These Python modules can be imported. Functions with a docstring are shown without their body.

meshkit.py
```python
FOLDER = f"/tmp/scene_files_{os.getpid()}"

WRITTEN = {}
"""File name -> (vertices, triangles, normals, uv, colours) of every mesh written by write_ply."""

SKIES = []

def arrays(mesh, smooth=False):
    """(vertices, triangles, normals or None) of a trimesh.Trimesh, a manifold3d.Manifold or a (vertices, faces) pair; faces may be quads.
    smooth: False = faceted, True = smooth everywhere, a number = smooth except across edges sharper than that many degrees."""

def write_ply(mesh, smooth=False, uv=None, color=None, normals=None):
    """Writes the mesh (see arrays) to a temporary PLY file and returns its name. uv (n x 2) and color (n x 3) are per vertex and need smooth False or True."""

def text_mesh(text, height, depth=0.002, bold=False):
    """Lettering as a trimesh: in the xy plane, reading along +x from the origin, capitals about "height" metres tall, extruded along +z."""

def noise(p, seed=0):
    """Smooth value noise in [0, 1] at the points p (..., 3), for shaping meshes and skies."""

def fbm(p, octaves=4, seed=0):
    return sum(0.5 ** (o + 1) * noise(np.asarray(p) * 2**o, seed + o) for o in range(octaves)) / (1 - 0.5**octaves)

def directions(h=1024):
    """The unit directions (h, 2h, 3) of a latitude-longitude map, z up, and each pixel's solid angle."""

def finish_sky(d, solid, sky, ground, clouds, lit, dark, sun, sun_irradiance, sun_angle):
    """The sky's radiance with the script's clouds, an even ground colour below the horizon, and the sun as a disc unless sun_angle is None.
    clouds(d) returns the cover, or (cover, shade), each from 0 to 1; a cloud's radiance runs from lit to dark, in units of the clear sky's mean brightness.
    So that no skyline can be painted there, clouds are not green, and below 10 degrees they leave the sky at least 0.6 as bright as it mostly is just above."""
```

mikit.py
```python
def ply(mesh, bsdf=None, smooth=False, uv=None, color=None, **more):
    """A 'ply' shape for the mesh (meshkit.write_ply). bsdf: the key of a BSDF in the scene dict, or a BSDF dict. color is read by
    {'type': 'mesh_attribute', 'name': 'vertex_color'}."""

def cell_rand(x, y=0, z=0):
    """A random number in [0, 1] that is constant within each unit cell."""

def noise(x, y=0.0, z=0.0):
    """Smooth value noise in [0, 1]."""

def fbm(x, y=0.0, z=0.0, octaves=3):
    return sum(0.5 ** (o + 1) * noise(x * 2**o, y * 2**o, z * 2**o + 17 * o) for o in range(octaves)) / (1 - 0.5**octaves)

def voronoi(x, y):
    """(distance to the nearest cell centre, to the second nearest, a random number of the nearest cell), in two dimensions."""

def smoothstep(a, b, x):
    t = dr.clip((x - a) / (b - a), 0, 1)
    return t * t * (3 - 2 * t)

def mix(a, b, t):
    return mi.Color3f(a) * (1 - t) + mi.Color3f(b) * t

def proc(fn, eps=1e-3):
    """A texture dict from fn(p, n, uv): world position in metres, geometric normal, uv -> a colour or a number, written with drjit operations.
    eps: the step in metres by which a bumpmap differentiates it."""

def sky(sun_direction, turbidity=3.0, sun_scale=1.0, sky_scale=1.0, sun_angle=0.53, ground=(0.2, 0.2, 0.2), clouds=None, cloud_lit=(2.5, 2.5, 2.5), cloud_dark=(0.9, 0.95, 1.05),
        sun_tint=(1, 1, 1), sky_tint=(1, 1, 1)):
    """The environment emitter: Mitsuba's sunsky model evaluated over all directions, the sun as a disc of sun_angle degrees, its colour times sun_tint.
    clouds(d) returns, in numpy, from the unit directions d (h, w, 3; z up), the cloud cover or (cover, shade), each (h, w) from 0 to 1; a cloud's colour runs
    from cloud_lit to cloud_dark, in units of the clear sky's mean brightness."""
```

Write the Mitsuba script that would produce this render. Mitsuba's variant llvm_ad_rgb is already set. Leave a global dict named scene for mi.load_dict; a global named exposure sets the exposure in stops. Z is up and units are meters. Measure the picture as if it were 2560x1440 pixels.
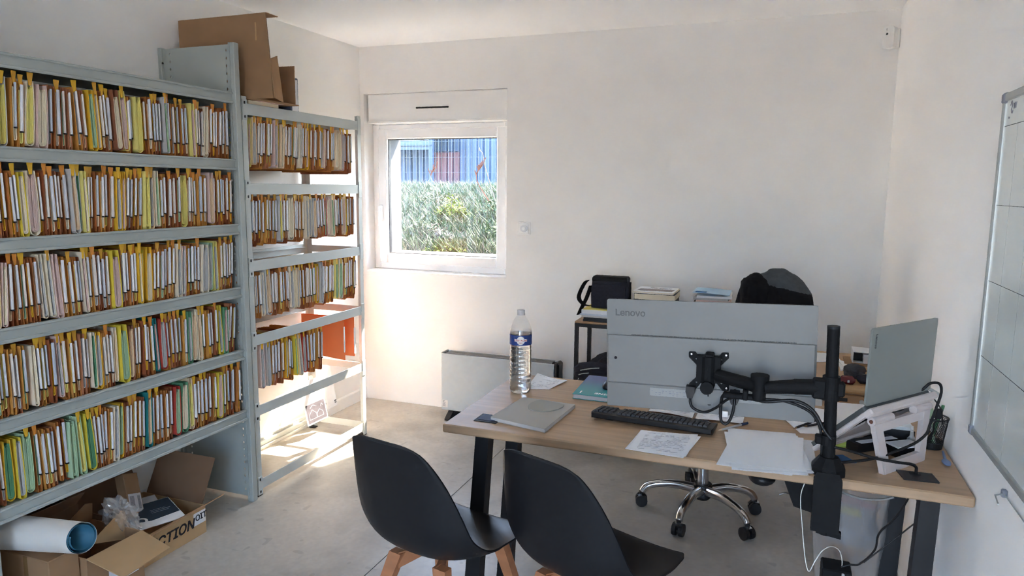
import math, random
import numpy as np, trimesh, drjit as dr, mitsuba as mi, mikit, meshkit
from shapely.geometry import Polygon, LineString, box as sbox
from shapely import affinity
from mikit import proc, noise, fbm, smoothstep, mix
T = mi.ScalarTransform4f
scene, labels = {}, {}
R = random.Random(7)
NR = np.random.default_rng(7)

# ------------------------------------------------------------------ camera, sky, exposure
# room: x from the left wall (0) to the right wall (3.342), y into the picture, z up
W, D, H, YB = 3.342, 4.402, 2.504, -1.7
_f, _yaw, _pit, _rol = 1779.3, 0.3627, 0.14, 0.009
_fw = np.array([-math.sin(_yaw) * math.cos(_pit), math.cos(_yaw) * math.cos(_pit), -math.sin(_pit)])
_r0 = np.array([math.cos(_yaw), math.sin(_yaw), 0.0]); _u0 = np.cross(_r0, _fw)
_up = -_r0 * math.sin(_rol) + _u0 * math.cos(_rol)
EYE = np.array([2.8223, 0.0, 1.55])
scene['camera'] = {'type': 'perspective', 'fov_axis': 'x', 'fov': 2 * math.degrees(math.atan(1280 / _f)), 'near_clip': 0.02, 'far_clip': 300.0,
                   'to_world': T().look_at(origin=EYE.tolist(), target=(EYE + _fw).tolist(), up=_up.tolist())}
SUN = (0.36, 1.0, 1.25)
scene['sky'] = mikit.sky(SUN, turbidity=4.0, sun_scale=0.42, sky_scale=1.0, sun_angle=0.8, ground=(0.2, 0.2, 0.2), sky_tint=(1.0, 0.925, 0.84))
exposure = 6.85

# ------------------------------------------------------------------ colours and materials
def lin(c):
    c = np.array(c, float) / 255.0
    return np.where(c <= 0.04045, c / 12.92, ((c + 0.055) / 1.055) ** 2.4)
def L(c): return [float(x) for x in lin(c)]
def mat(key, c, rough=0.6, metal=0.0, spec=0.5, **more):
    col = c if isinstance(c, dict) else {'type': 'rgb', 'value': L(c)}
    scene[key] = {'type': 'twosided', 'bsdf': {'type': 'principled', 'base_color': col, 'roughness': rough, 'metallic': metal, 'specular': spec, **more}}
    return key
def tone(c1, c2, s, stretch=(1, 1, 1), octaves=3):
    a, b = L(c1), L(c2)
    return proc(lambda p, n, uv: mix(a, b, fbm(p.x * s * stretch[0] + 7, p.y * s * stretch[1] + 3, p.z * s * stretch[2] + 5, octaves)))
def floor_col(p, n, uv):
    a = fbm(p.x * 2.3 + 4, p.y * 2.3, 0.0, 4)
    b = fbm(p.x * 60, p.y * 60, 3.0, 2)
    c = mix(L((150, 146, 139)), L((176, 171, 163)), smoothstep(0.3, 0.7, a))
    c = c * (0.93 + 0.14 * b)
    speck = smoothstep(0.90, 0.93, noise(p.x * 23 + 11, p.y * 23, 9.0))
    return mix(c, L((112, 110, 104)), 0.25 * speck)
mat('m_floor', proc(floor_col), rough=0.38, spec=0.45)
mat('m_slot', (60, 58, 55), 0.9)
mat('m_wall', tone((238, 236, 233), (241, 239, 236), 5), 0.9, spec=0.15)
mat('m_ceiling', (244, 243, 241), 0.95, spec=0.1)
mat('m_white', (238, 237, 235), 0.35)
mat('m_upvc', (240, 240, 240), 0.25)
mat('m_dark', (22, 22, 24), 0.5)
mat('m_rubber', (28, 30, 34), 0.6)
mat('m_tallmetal', tone((160, 166, 162), (168, 173, 169), 9), 0.42, spec=0.5)
mat('m_lowmetal', tone((183, 188, 186), (190, 195, 192), 9), 0.38, spec=0.5)
mat('m_card', tone((150, 118, 88), (162, 128, 97), 14), 0.85, spec=0.1)
mat('m_cardb', tone((120, 93, 72), (131, 102, 80), 14), 0.85, spec=0.1)
mat('m_cardl', tone((178, 146, 108), (188, 156, 118), 14), 0.85, spec=0.1)
mat('m_tapebrown', (128, 96, 62), 0.3)
mat('m_black', (18, 18, 20), 0.45)
mat('m_blackmatt', (14, 14, 16), 0.7, spec=0.3)
mat('m_shell', (20, 21, 25), 0.42, spec=0.45)
mat('m_steelblack', (17, 18, 22), 0.5)
mat('m_chrome', (215, 215, 218), 0.12, metal=1.0)
mat('m_silver', (132, 132, 130), 0.45, spec=0.4)
mat('m_silver2', (112, 113, 113), 0.45, spec=0.4)
mat('m_sticker', (158, 158, 156), 0.5)
mat('m_alu', (176, 180, 178), 0.35, metal=0.4)
mat('m_heater', tone((186, 192, 196), (194, 200, 204), 30), 0.32, spec=0.5)
mat('m_paper', tone((232, 232, 233), (238, 238, 238), 3), 0.8, spec=0.1)
mat('m_paper2', (222, 222, 224), 0.8, spec=0.1)
mat('m_ink', (136, 138, 146), 0.8, spec=0.1)
mat('m_inkdark', (48, 46, 50), 0.7, spec=0.1)
mat('m_greyboard', (176, 171, 163), 0.7, spec=0.2)
mat('m_greypad', (160, 158, 150), 0.6, spec=0.2)
mat('m_beech', tone((160, 104, 70), (178, 120, 82), 8, (1, 1, 6)), 0.45)
mat('m_fabric', tone((30, 30, 33), (48, 48, 52), 120), 0.95, spec=0.1)
mat('m_fabric2', tone((62, 64, 68), (80, 82, 86), 120), 0.9, spec=0.1, sheen=0.3)
mat('m_blackbag', tone((34, 34, 40), (44, 44, 52), 90), 0.8, spec=0.2)
mat('m_stand', (202, 190, 186), 0.45)
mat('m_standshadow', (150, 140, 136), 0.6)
mat('m_blue', (56, 104, 148), 0.6)
mat('m_navy', (44, 56, 84), 0.6)
mat('m_red', (150, 52, 50), 0.6)
mat('m_maroon', (88, 26, 32), 0.5)
mat('m_green', (70, 120, 84), 0.5)
mat('m_lime', (176, 200, 90), 0.6)
mat('m_grid', (96, 104, 104), 0.6)
mat('m_label', (40, 62, 124), 0.35)
mat('m_labelwhite', (226, 222, 218), 0.4)
mat('m_labelred', (178, 58, 52), 0.4)
mat('m_cap', (196, 190, 188), 0.4)
def oak(p, n, uv):
    w = fbm(p.x * 1.6, p.y * 22, p.z * 22, 3)
    g = fbm(p.x * 5.0 + 3, p.y * 120, p.z * 120, 2)
    c = mix(L((164, 132, 102)), L((190, 160, 129)), w)
    return c * (0.86 + 0.26 * g)
mat('m_oak', proc(oak), 0.42, spec=0.4)
def oak2(p, n, uv):
    w = fbm(p.x * 2.0, p.y * 20, p.z * 20, 3)
    return mix(L((138, 104, 74)), L((166, 132, 98)), w)
mat('m_oakdark', proc(oak2), 0.45)
scene['m_glass'] = {'type': 'thindielectric', 'int_ior': 1.5}
scene['m_plastic'] = {'type': 'dielectric', 'int_ior': 1.5, 'ext_ior': 1.0}
scene['m_water'] = {'type': 'dielectric', 'int_ior': 1.33, 'ext_ior': 1.0}

# ------------------------------------------------------------------ mesh helpers
def TM(v, f): return trimesh.Trimesh(np.asarray(v, float), np.asarray(f, int), process=False)
def cat(*ms): return trimesh.util.concatenate([m for m in ms if m is not None])
def box(x0, x1, y0, y1, z0, z1, bev=0.0):
    if bev <= 0:
        m = trimesh.creation.box((x1 - x0, y1 - y0, z1 - z0)); m.apply_translation(((x0 + x1) / 2, (y0 + y1) / 2, (z0 + z1) / 2)); return m
    hx, hy, hz = (x1 - x0) / 2, (y1 - y0) / 2, (z1 - z0) / 2
    b = min(bev, hx * .9, hy * .9, hz * .9); P = []
    for sx in (-1, 1):
        for sy in (-1, 1):
            for sz in (-1, 1):
                P += [(sx * hx, sy * (hy - b), sz * (hz - b)), (sx * (hx - b), sy * hy, sz * (hz - b)), (sx * (hx - b), sy * (hy - b), sz * hz)]
    m = trimesh.convex.convex_hull(np.array(P)); m.apply_translation(((x0 + x1) / 2, (y0 + y1) / 2, (z0 + z1) / 2)); return m
def hull(P): return trimesh.convex.convex_hull(np.array(P, float))
def rot(m, deg, axis, at=(0, 0, 0)):
    m.apply_transform(trimesh.transformations.rotation_matrix(math.radians(deg), axis, at)); return m
def mv(m, x, y, z): m.apply_translation((x, y, z)); return m
def frame(m, o, ex, ey):
    """moves a mesh from its own axes to origin o with x along ex and y along (about) ey"""
    ex = np.array(ex, float); ex /= np.linalg.norm(ex); ey = np.array(ey, float); ey = ey - ex * (ey @ ex); ey /= np.linalg.norm(ey)
    M = np.eye(4); M[:3, 0], M[:3, 1], M[:3, 2], M[:3, 3] = ex, ey, np.cross(ex, ey), o
    m.apply_transform(M); return m
def prism(poly, h): return trimesh.creation.extrude_polygon(poly if isinstance(poly, Polygon) else Polygon(poly), h, engine='earcut')
def sheet(P, t=0.003):
    """a planar board through the 3-D points P, of thickness t"""
    P = np.array(P, float); n = np.cross(P[1] - P[0], P[2] - P[0]); n /= np.linalg.norm(n)
    k = len(P); v = np.vstack([P + n * t / 2, P - n * t / 2])
    f = [(0, i, i + 1) for i in range(1, k - 1)] + [(k, k + i + 1, k + i) for i in range(1, k - 1)]
    for i in range(k):
        j = (i + 1) % k; f += [(i, k + i, k + j), (i, k + j, j)]
    return TM(v, f)
def spline(P, n=8):
    P = np.array(P, float)
    if len(P) < 3: return P
    Q = np.vstack([2 * P[0] - P[1], P, 2 * P[-1] - P[-2]]); out = []
    for i in range(1, len(Q) - 2):
        p0, p1, p2, p3 = Q[i - 1:i + 3]
        for t in np.linspace(0, 1, n, endpoint=False):
            out.append(.5 * (2 * p1 + (p2 - p0) * t + (2 * p0 - 5 * p1 + 4 * p2 - p3) * t * t + (3 * p1 - p0 - 3 * p2 + p3) * t ** 3))
    return np.array(out + [P[-1]])
def tube(P, r, sides=8, smooth=0):
    p = spline(P, smooth) if smooth else np.array(P, float)
    rr = np.broadcast_to(np.asarray(r, float), (len(p),)) if not smooth or np.ndim(r) == 0 else np.interp(np.linspace(0, 1, len(p)), np.linspace(0, 1, len(r)), r)
    t = np.gradient(p, axis=0); t /= np.linalg.norm(t, axis=1, keepdims=True) + 1e-12
    a = np.cross(t[0], (0, 0, 1.0) if abs(t[0][2]) < .9 else (1.0, 0, 0)); A = []
    for q in t:
        a = a - q * (a @ q); a /= np.linalg.norm(a) + 1e-12; A.append(a)
    A = np.array(A); B = np.cross(t, A); an = np.arange(sides) * 2 * np.pi / sides
    v = (p[:, None] + rr[:, None, None] * (np.cos(an)[None, :, None] * A[:, None] + np.sin(an)[None, :, None] * B[:, None])).reshape(-1, 3)
    f = []
    for i in range(len(p) - 1):
        for j in range(sides):
            k = (j + 1) % sides; f += [(i * sides + j, i * sides + k, (i + 1) * sides + k), (i * sides + j, (i + 1) * sides + k, (i + 1) * sides + j)]
    n = len(v); v = np.vstack([v, p[0], p[-1]]); e = (len(p) - 1) * sides
    for j in range(sides):
        k = (j + 1) % sides; f += [(n, k, j), (n + 1, e + j, e + k)]
    return TM(v, f)
def lathe(prof, n=32): return trimesh.creation.revolve(np.array(prof, float), sections=n)
def cyl(p0, p1, r, n=20): return tube([p0, p1], r, n)
def text(s, h, depth=0.0006, bold=False): return meshkit.text_mesh(s, h, depth, bold)
def rrect(w, h, r, k=4):
    P = []
    for cx, cy, a0 in ((w / 2 - r, h / 2 - r, 0), (-w / 2 + r, h / 2 - r, 90), (-w / 2 + r, -h / 2 + r, 180), (w / 2 - r, -h / 2 + r, 270)):
        for i in range(k + 1):
            a = math.radians(a0 + 90 * i / k); P.append((cx + r * math.cos(a), cy + r * math.sin(a)))
    return Polygon(P)
def grid_surface(fn, nu, nv):
    """a closed thin surface from fn(u, v, side) on a grid"""
    us, vs = np.linspace(0, 1, nu), np.linspace(0, 1, nv); V = []
    for s in (0, 1):
        for v in vs:
            for u in us: V.append(fn(u, v, s))
    o = nu * nv; f = []
    for i in range(nv - 1):
        for j in range(nu - 1):
            a, b, c, d = i * nu + j, i * nu + j + 1, (i + 1) * nu + j + 1, (i + 1) * nu + j
            f += [(a, b, c), (a, c, d), (o + a, o + c, o + b), (o + a, o + d, o + c)]
    ring = [j for j in range(nu)] + [i * nu + nu - 1 for i in range(1, nv)] + [(nv - 1) * nu + j for j in range(nu - 2, -1, -1)] + [i * nu for i in range(nv - 2, 0, -1)]
    for q in range(len(ring)):
        a, b = ring[q], ring[(q + 1) % len(ring)]; f += [(a, o + b, b), (a, o + a, o + b)]
    return TM(V, f)

# ------------------------------------------------------------------ entries
_taken = set()
def key(name, parent=None):
    base = f'{parent}__{name}' if parent else name
    k, i = base, 0
    while k in _taken:
        i += 1; k = f'{base}_{i:03d}'
    _taken.add(k); return k
def obj(name, mesh, m, parent=None, smooth=False, label=None, cat_=None, group=None, kind=None, **more):
    k = key(name, parent)
    scene[k] = mikit.ply(mesh, m, smooth=smooth, **more) if not isinstance(mesh, dict) else {**mesh, **more}
    d = {a: b for a, b in (('label', label), ('category', cat_), ('group', group), ('kind', kind)) if b}
    if d: labels[k] = d
    return k
def thing(name, label, cat_, group=None):
    k = key(name); labels[k] = {'label': label, 'category': cat_}
    if group: labels[k]['group'] = group
    return k
def struct(name, mesh=None, m=None, label=None):
    k = key(name) if mesh is None else obj(name, mesh, m)
    labels[k] = {'kind': 'structure', **({'label': label} if label else {})}
    return k
ORD = ['zeroth', 'first', 'second', 'third', 'fourth', 'fifth', 'sixth', 'seventh', 'eighth', 'ninth', 'tenth', 'eleventh', 'twelfth', 'thirteenth', 'fourteenth', 'fifteenth', 'sixteenth', 'seventeenth', 'eighteenth', 'nineteenth', 'twentieth']
def ordinal(i):
    if i <= 20: return ORD[i]
    tens = {20: 'twenty', 30: 'thirty', 40: 'forty', 50: 'fifty'}[i // 10 * 10]
    return {20: 'twentieth', 30: 'thirtieth', 40: 'fortieth', 50: 'fiftieth'}[i] if i % 10 == 0 else f'{tens}-{ORD[i % 10]}'

# ------------------------------------------------------------------ the room
FY, OY = 4.575, 4.70    # outer face of the inner leaf, outer face of the outer leaf
fl = struct('floor', label='polished grey concrete floor with one straight saw cut')
obj('slab', box(-0.1, 1.328, YB - .1, D + .1, -0.15, 0), 'm_floor', fl)
obj('slab', box(1.332, W + .1, YB - .1, D + .1, -0.15, 0), 'm_floor', fl)
obj('joint', box(1.328, 1.332, YB - .1, D + .1, -0.15, -0.006), 'm_slot', fl, label='dark saw cut between the slabs')
struct('ceiling', box(-.3, W + .3, YB - .3, D + .4, H, H + .2), 'm_ceiling')
struct('wall_left', box(-.3, 0, YB - .3, OY, -.15, H), 'm_wall')
struct('wall_right', box(W, W + .3, YB - .3, D + .4, -.15, H), 'm_wall')
wf = cat(box(0, .03, D, 4.552, .0, 2.187), box(1.108, W, D, FY, 0, 2.187), box(.15, 1.108, D, FY, -.15, .955), box(.03, .15, D, 4.552, -.15, .955), box(0, W, D, FY, 2.187, H))
mat('m_outer', (86, 90, 97), 0.9)
struct('wall_far', wf, 'm_wall')
struct('wall_facade', cat(box(-.3, .150, 4.552, OY, -.1, 3.0), box(1.035, W + .3, FY, OY, -.1, 3.0), box(.150, 1.035, FY, OY, -.1, 1.0), box(.150, 1.035, FY, OY, 1.908, 3.0)), 'm_outer', label='rendered outer leaf of the far wall')
# wall behind the photographer with a wide glazed front
gx0, gx1, gz0, gz1 = 2.05, 3.25, .12, 2.25
struct('wall_back', cat(box(0, gx0, YB - .2, YB, 0, H), box(gx1, W, YB - .2, YB, 0, H), box(gx0, gx1, YB - .2, YB, 0, gz0), box(gx0, gx1, YB - .2, YB, gz1, H)), 'm_wall')
w2 = struct('window_2', label='wide glazed shop front behind the photographer')
for xx in (gx0, (gx0 + gx1) / 2 - .03, gx1 - .06):
    obj('mullion', box(xx, xx + .06, YB - .13, YB - .07, gz0, gz1), 'm_upvc', w2)
for zz in (gz0, gz1 - .06): obj('rail', box(gx0, gx1, YB - .13, YB - .07, zz, zz + .06), 'm_upvc', w2)
for a, b in ((gx0 + .06, (gx0 + gx1) / 2 - .03), ((gx0 + gx1) / 2 + .03, gx1 - .06)):
    obj('pane', TM([(a, YB - .1, gz0 + .06), (b, YB - .1, gz0 + .06), (b, YB - .1, gz1 - .06), (a, YB - .1, gz1 - .06)], [(0, 1, 2), (0, 2, 3)]), 'm_glass', w2)
bl = struct('baseboard_left', cat(box(0, .012, YB, D, 0, .078), hull([(0, YB, .078), (.012, YB, .078), (0, YB, .086), (0, D, .078), (.012, D, .078), (0, D, .086)])), 'm_white')

# window
w1 = struct('window_1', label='white plastic window with one pane and a view of the bank')
def ring(x0, x1, z0, z1, w, y0, y1, b=.004):
    return cat(box(x0, x0 + w, y0, y1, z0, z1, b), box(x1 - w, x1, y0, y1, z0, z1, b), box(x0 + w, x1 - w, y0, y1, z0, z0 + w, b), box(x0 + w, x1 - w, y0, y1, z1 - w, z1, b))
obj('frame', ring(.031, 1.107, .958, 1.985, .055, 4.512, 4.550), 'm_upvc', w1)
obj('sash', ring(.082, 1.07, 1.0, 1.955, .072, 4.49, 4.548, .008), 'm_upvc', w1)
obj('gasket', ring(.152, 1.0, 1.07, 1.885, .006, 4.515, 4.54, 0), 'm_rubber', w1, label='black rubber seal round the pane')
obj('pane', TM([(.15, 4.528, 1.068), (1.002, 4.528, 1.068), (1.002, 4.528, 1.888), (.15, 4.528, 1.888)], [(0, 1, 2), (0, 2, 3)]), 'm_glass', w1)
hd = obj('handle', box(.094, .122, 4.472, 4.492, 1.30, 1.42, .006), 'm_white', w1, label='white window handle')
obj('lever', cat(box(.102, .116, 4.445, 4.475, 1.395, 1.412, .004), box(.100, .118, 4.440, 4.454, 1.27, 1.412, .006)), 'm_white', hd)
obj('guide_rail', box(.146, .1535, 4.5485, 4.5515, 1.06, 1.89), 'm_dark', w1, label='dark shutter guide at the left edge')
obj('sill', box(.03, 1.108, 4.398, 4.512, .94, .957, .003), 'm_white', w1)
sb = thing('shutter_box', 'white roller shutter box above the window with a dark vent slot', 'shutter box')
obj('casing', box(.056, 1.106, 4.414, 4.56, 1.986, 2.185, .006), 'm_white', sb)
obj('vent_slot', cat(box(.435, .682, 4.409, 4.416, 2.077, 2.088, .002)), 'm_dark', sb, label='dark narrow air inlet')
obj('bottom_lip', box(.056, 1.106, 4.404, 4.415, 1.986, 1.999, .002), 'm_white', sb)

# thermostat and detector
th = thing('wall_dial', 'square white wall control with a round dial right of the window', 'thermostat')
obj('plate', box(1.194, 1.279, D - .009, D, 1.244, 1.329, .003), 'm_white', th)
obj('bezel', box(1.203, 1.270, D - .012, D - .008, 1.253, 1.320, .002), 'm_white', th)
kn = mv(rot(lathe([(0, 0), (.0235, 0), (.0225, .012), (.018, .014), (0, .014)], 28), 90, (1, 0, 0)), 1.2365, D - .012, 1.2865)
obj('dial', kn, 'm_paper2', th, smooth=40)
obj('dial_centre', mv(rot(lathe([(0, 0), (.011, 0), (.010, .003), (0, .003)], 20), 90, (1, 0, 0)), 1.2365, D - .026, 1.2865), 'm_white', th)
pd = thing('motion_detector', 'small white motion detector high in the far right corner', 'detector')
pm = prism(rrect(.064, .114, .022, 5), .034)
pm = frame(pm, (3.298, 4.352, 2.349), (.80, -.6, 0), (0, 0, 1))
obj('housing', pm, 'm_white', pd, smooth=40)
obj('back_plate', box(3.30, W, 4.37, D, 2.30, 2.40, .004), 'm_white', pd)
_n = np.cross((.80, -.6, 0), (0, 0, 1)); _n /= np.linalg.norm(_n)
_c = np.array((3.298, 4.352, 2.349)) + _n * .034
_e = np.array((.8, -.6, 0))
obj('lens', trimesh.creation.icosphere(2, .0055).apply_translation(_c + _e * -.006 + np.array((0, 0, .018))), 'm_dark', pd, smooth=True, label='small black round eye')
obj('logo', frame(text('E', .009, .0008, True), _c + _e * -.012 + np.array((0, 0, .036)), _e, (0, 0, 1)), 'm_ink', pd)

# ------------------------------------------------------------------ outside the window
def gz(y): return np.interp(y, [4.7, 4.95, 5.2, 6.2, 7.6, 9, 30], [1.0, 1.0, 1.05, 1.29, 1.50, 1.54, 1.56])
mat('m_bank', tone((78, 82, 58), (112, 110, 84), 6), 0.95, spec=0.05)
gy = [4.95, 5.2, 5.7, 6.2, 6.9, 7.6, 9, 14]
V = [(x, y, gz(y) - .02) for y in gy for x in (-8, -4, -1, 1, 3, 6)]
F = []
for i in range(len(gy) - 1):
    for j in range(5):
        a = i * 6 + j; F += [(a, a + 1, a + 7), (a, a + 7, a + 6)]
struct('ground', TM(V, F), 'm_bank', label='earth bank rising outside the window')
mat('m_pave', (150, 148, 144), 0.9)
struct('ground', box(-14, 16, -22, YB - .2, -.2, -.05), 'm_pave', label='paved ground behind the room')
mat('m_concrete', (118, 117, 116), 0.9)
obj('concrete_kerb', box(-.3, 4, 4.705, 4.95, .85, 1.055, .01), 'm_concrete', label='pale concrete kerb just outside the window pane', cat_='kerb')
for nm, c in (('m_leafa', (96, 114, 92)), ('m_leafb', (88, 102, 92)), ('m_leafc', (120, 128, 112)), ('m_straw', (150, 144, 142)), ('m_leafd', (140, 156, 92)), ('m_rust', (120, 82, 70))):
    scene[nm] = {'type': 'twosided', 'bsdf': {'type': 'diffuse', 'reflectance': {'type': 'rgb', 'value': [v * .8 for v in L(c)]}}}
def blades(n, y0, y1, x0, x1, hmin, hmax, w, lean, leafy):
    P = np.zeros((n, 3)); P[:, 1] = y0 + (y1 - y0) * NR.random(n); P[:, 0] = x0 - (P[:, 1] - y0) * .56 + (x1 - x0) * NR.random(n); P[:, 2] = gz(P[:, 1]) - .02
    h = hmin + (hmax - hmin) * NR.random(n) ** 1.5
    an = NR.random(n) * 2 * np.pi; ln = lean * (.3 + NR.random(n))
    tip = P + np.stack([np.cos(an) * ln * h, np.sin(an) * ln * h, h], 1)
    an2 = an + np.pi / 2 + NR.normal(0, .5, n)
    s = np.stack([np.cos(an2), np.sin(an2), 0 * an2], 1) * w * (.6 + .8 * NR.random(n))[:, None]
    if leafy:
        mid = P + (tip - P) * .5; base = P + (tip - P) * (.15 + .3 * NR.random(n))[:, None]
        V = np.stack([base, mid - s, mid + s, tip], 1).reshape(-1, 3); k = np.arange(n)[:, None] * 4
        F = np.concatenate([k + [0, 1, 2], k + [1, 3, 2]], 0)
    else:
        V = np.stack([P - s, P + s, tip], 1).reshape(-1, 3); F = np.arange(3 * n).reshape(-1, 3)
    return TM(V, F)
X0, X1 = -.25, 1.25
bv = thing('bank_vegetation', 'dense green and dry grass and weeds covering the bank outside the window', 'grass'); labels[bv]['kind'] = 'stuff'
obj('grass', blades(9000, 5.0, 8.2, X0, X1, .03, .13, .0030, .9, False), 'm_leafb', bv)
obj('dry_stalks', blades(9000, 5.0, 8.2, X0, X1, .04, .19, .0020, 1.3, False), 'm_straw', bv)
obj('weeds', cat(blades(9000, 5.1, 7.9, X0, X1, .02, .14, .008, 1.1, True)), 'm_leafa', bv)
obj('grey_weeds', cat(blades(9000, 5.1, 8.2, X0, X1, .02, .15, .007, 1.1, True)), 'm_leafc', bv)
def clump(name, m, x, y, r, n, h, label):
    Ps = []
    V, F = [], []
    for i in range(n):
        a, rr = R.random() * 6.283, r * math.sqrt(R.random()); px, py = x + rr * math.cos(a), y + rr * math.sin(a) * .6
        z = gz(py) + h * R.random() * (1.15 - rr / r); a2 = R.random() * 6.283; s = .012 + .016 * R.random(); tl = R.uniform(-.6, .8)
        d = np.array((math.cos(a2), math.sin(a2), tl)); e = np.array((-math.sin(a2), math.cos(a2), 0)); c = np.array((px, py, z)); k = len(V)
        V += [c - d * s, c + e * s * .5, c + d * s, c - e * s * .5]; F += [(k, k + 1, k + 2), (k, k + 2, k + 3)]
    st = tube([(x, y, gz(y) - .03), (x, y, gz(y) + h * .7)], .004, 5)
    t = thing(name, label, 'plant'); obj('foliage', TM(V, F), m, t); obj('stem', st, 'm_straw', t)
clump('leafy_weed', 'm_leafd', -.06, 6.0, .20, 620, .26, 'bright yellow green bushy weed in the middle of the bank')
clump('leafy_weed', 'm_leafa', .62, 5.45, .2, 420, .18, 'deep green bushy weed at the lower right of the bank')
clump('leafy_weed', 'm_leafa', .36, 6.1, .22, 460, .26, 'deep green bushy weed at the right edge of the pane')
clump('leafy_weed', 'm_rust', .60, 5.75, .11, 160, .17, 'rusty brown weed at the right edge of the bank')
clump('leafy_weed', 'm_leafd', .30, 5.12, .2, 300, .07, 'low yellow green weed just behind the kerb')
clump('leafy_weed', 'm_leafc', -.10, 5.5, .2, 420, .16, 'grey green bushy weed at the lower left of the bank')
clump('leafy_weed', 'm_straw', .10, 5.4, .16, 300, .16, 'pale dried weed low in the middle of the bank')
clump('leafy_weed', 'm_leafc', -.55, 6.6, .26, 420, .2, 'grey green bushy weed at the upper left of the bank')
def stalk(P, label, m='m_straw', tip='m_rust', nb=9, sp=.09):
    t = thing('tall_weed', label, 'plant')
    p = spline(P, 6); obj('stem', tube(p, np.linspace(.005, .0022, len(p)), 6), m, t)
    br = []
    for i in range(nb):
        q = p[-1 - int(i * len(p) * .3 / nb)]; a = R.random() * 6.28; l = sp * (.4 + R.random())
        br.append(tube([q, q + np.array((math.cos(a) * l * .5, math.sin(a) * l * .3, l))], .0045, 4))
    obj('seed_head', cat(*br), tip, t)
stalk([(-.353, 6.3, 1.20), (-.345, 6.3, 1.37), (-.366, 6.3, 1.55), (-.42, 6.3, 1.62), (-.424, 6.3, 1.67), (-.37, 6.3, 1.73)], 'pale bent dry weed stalk standing up in the left of the view', 'm_stalk', 'm_rust', 9, .05)
stalk([(.26, 6.3, 1.22), (.2, 6.3, 1.40), (.08, 6.3, 1.58), (.06, 6.3, 1.67), (.116, 6.3, 1.75)], 'tall reddish weed stalk rising in the right of the view', 'm_rust', nb=16, sp=.06)
stalk([(.25, 6.45, 1.25), (.12, 6.4, 1.70), (.122, 6.35, 1.76), (.124, 6.3, 1.86), (.108, 6.3, 1.885), (.085, 6.3, 1.90)], 'thin white drooping stalk against the dark cladding', 'm_stalk', 'm_stalk', 2, .02)
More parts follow.
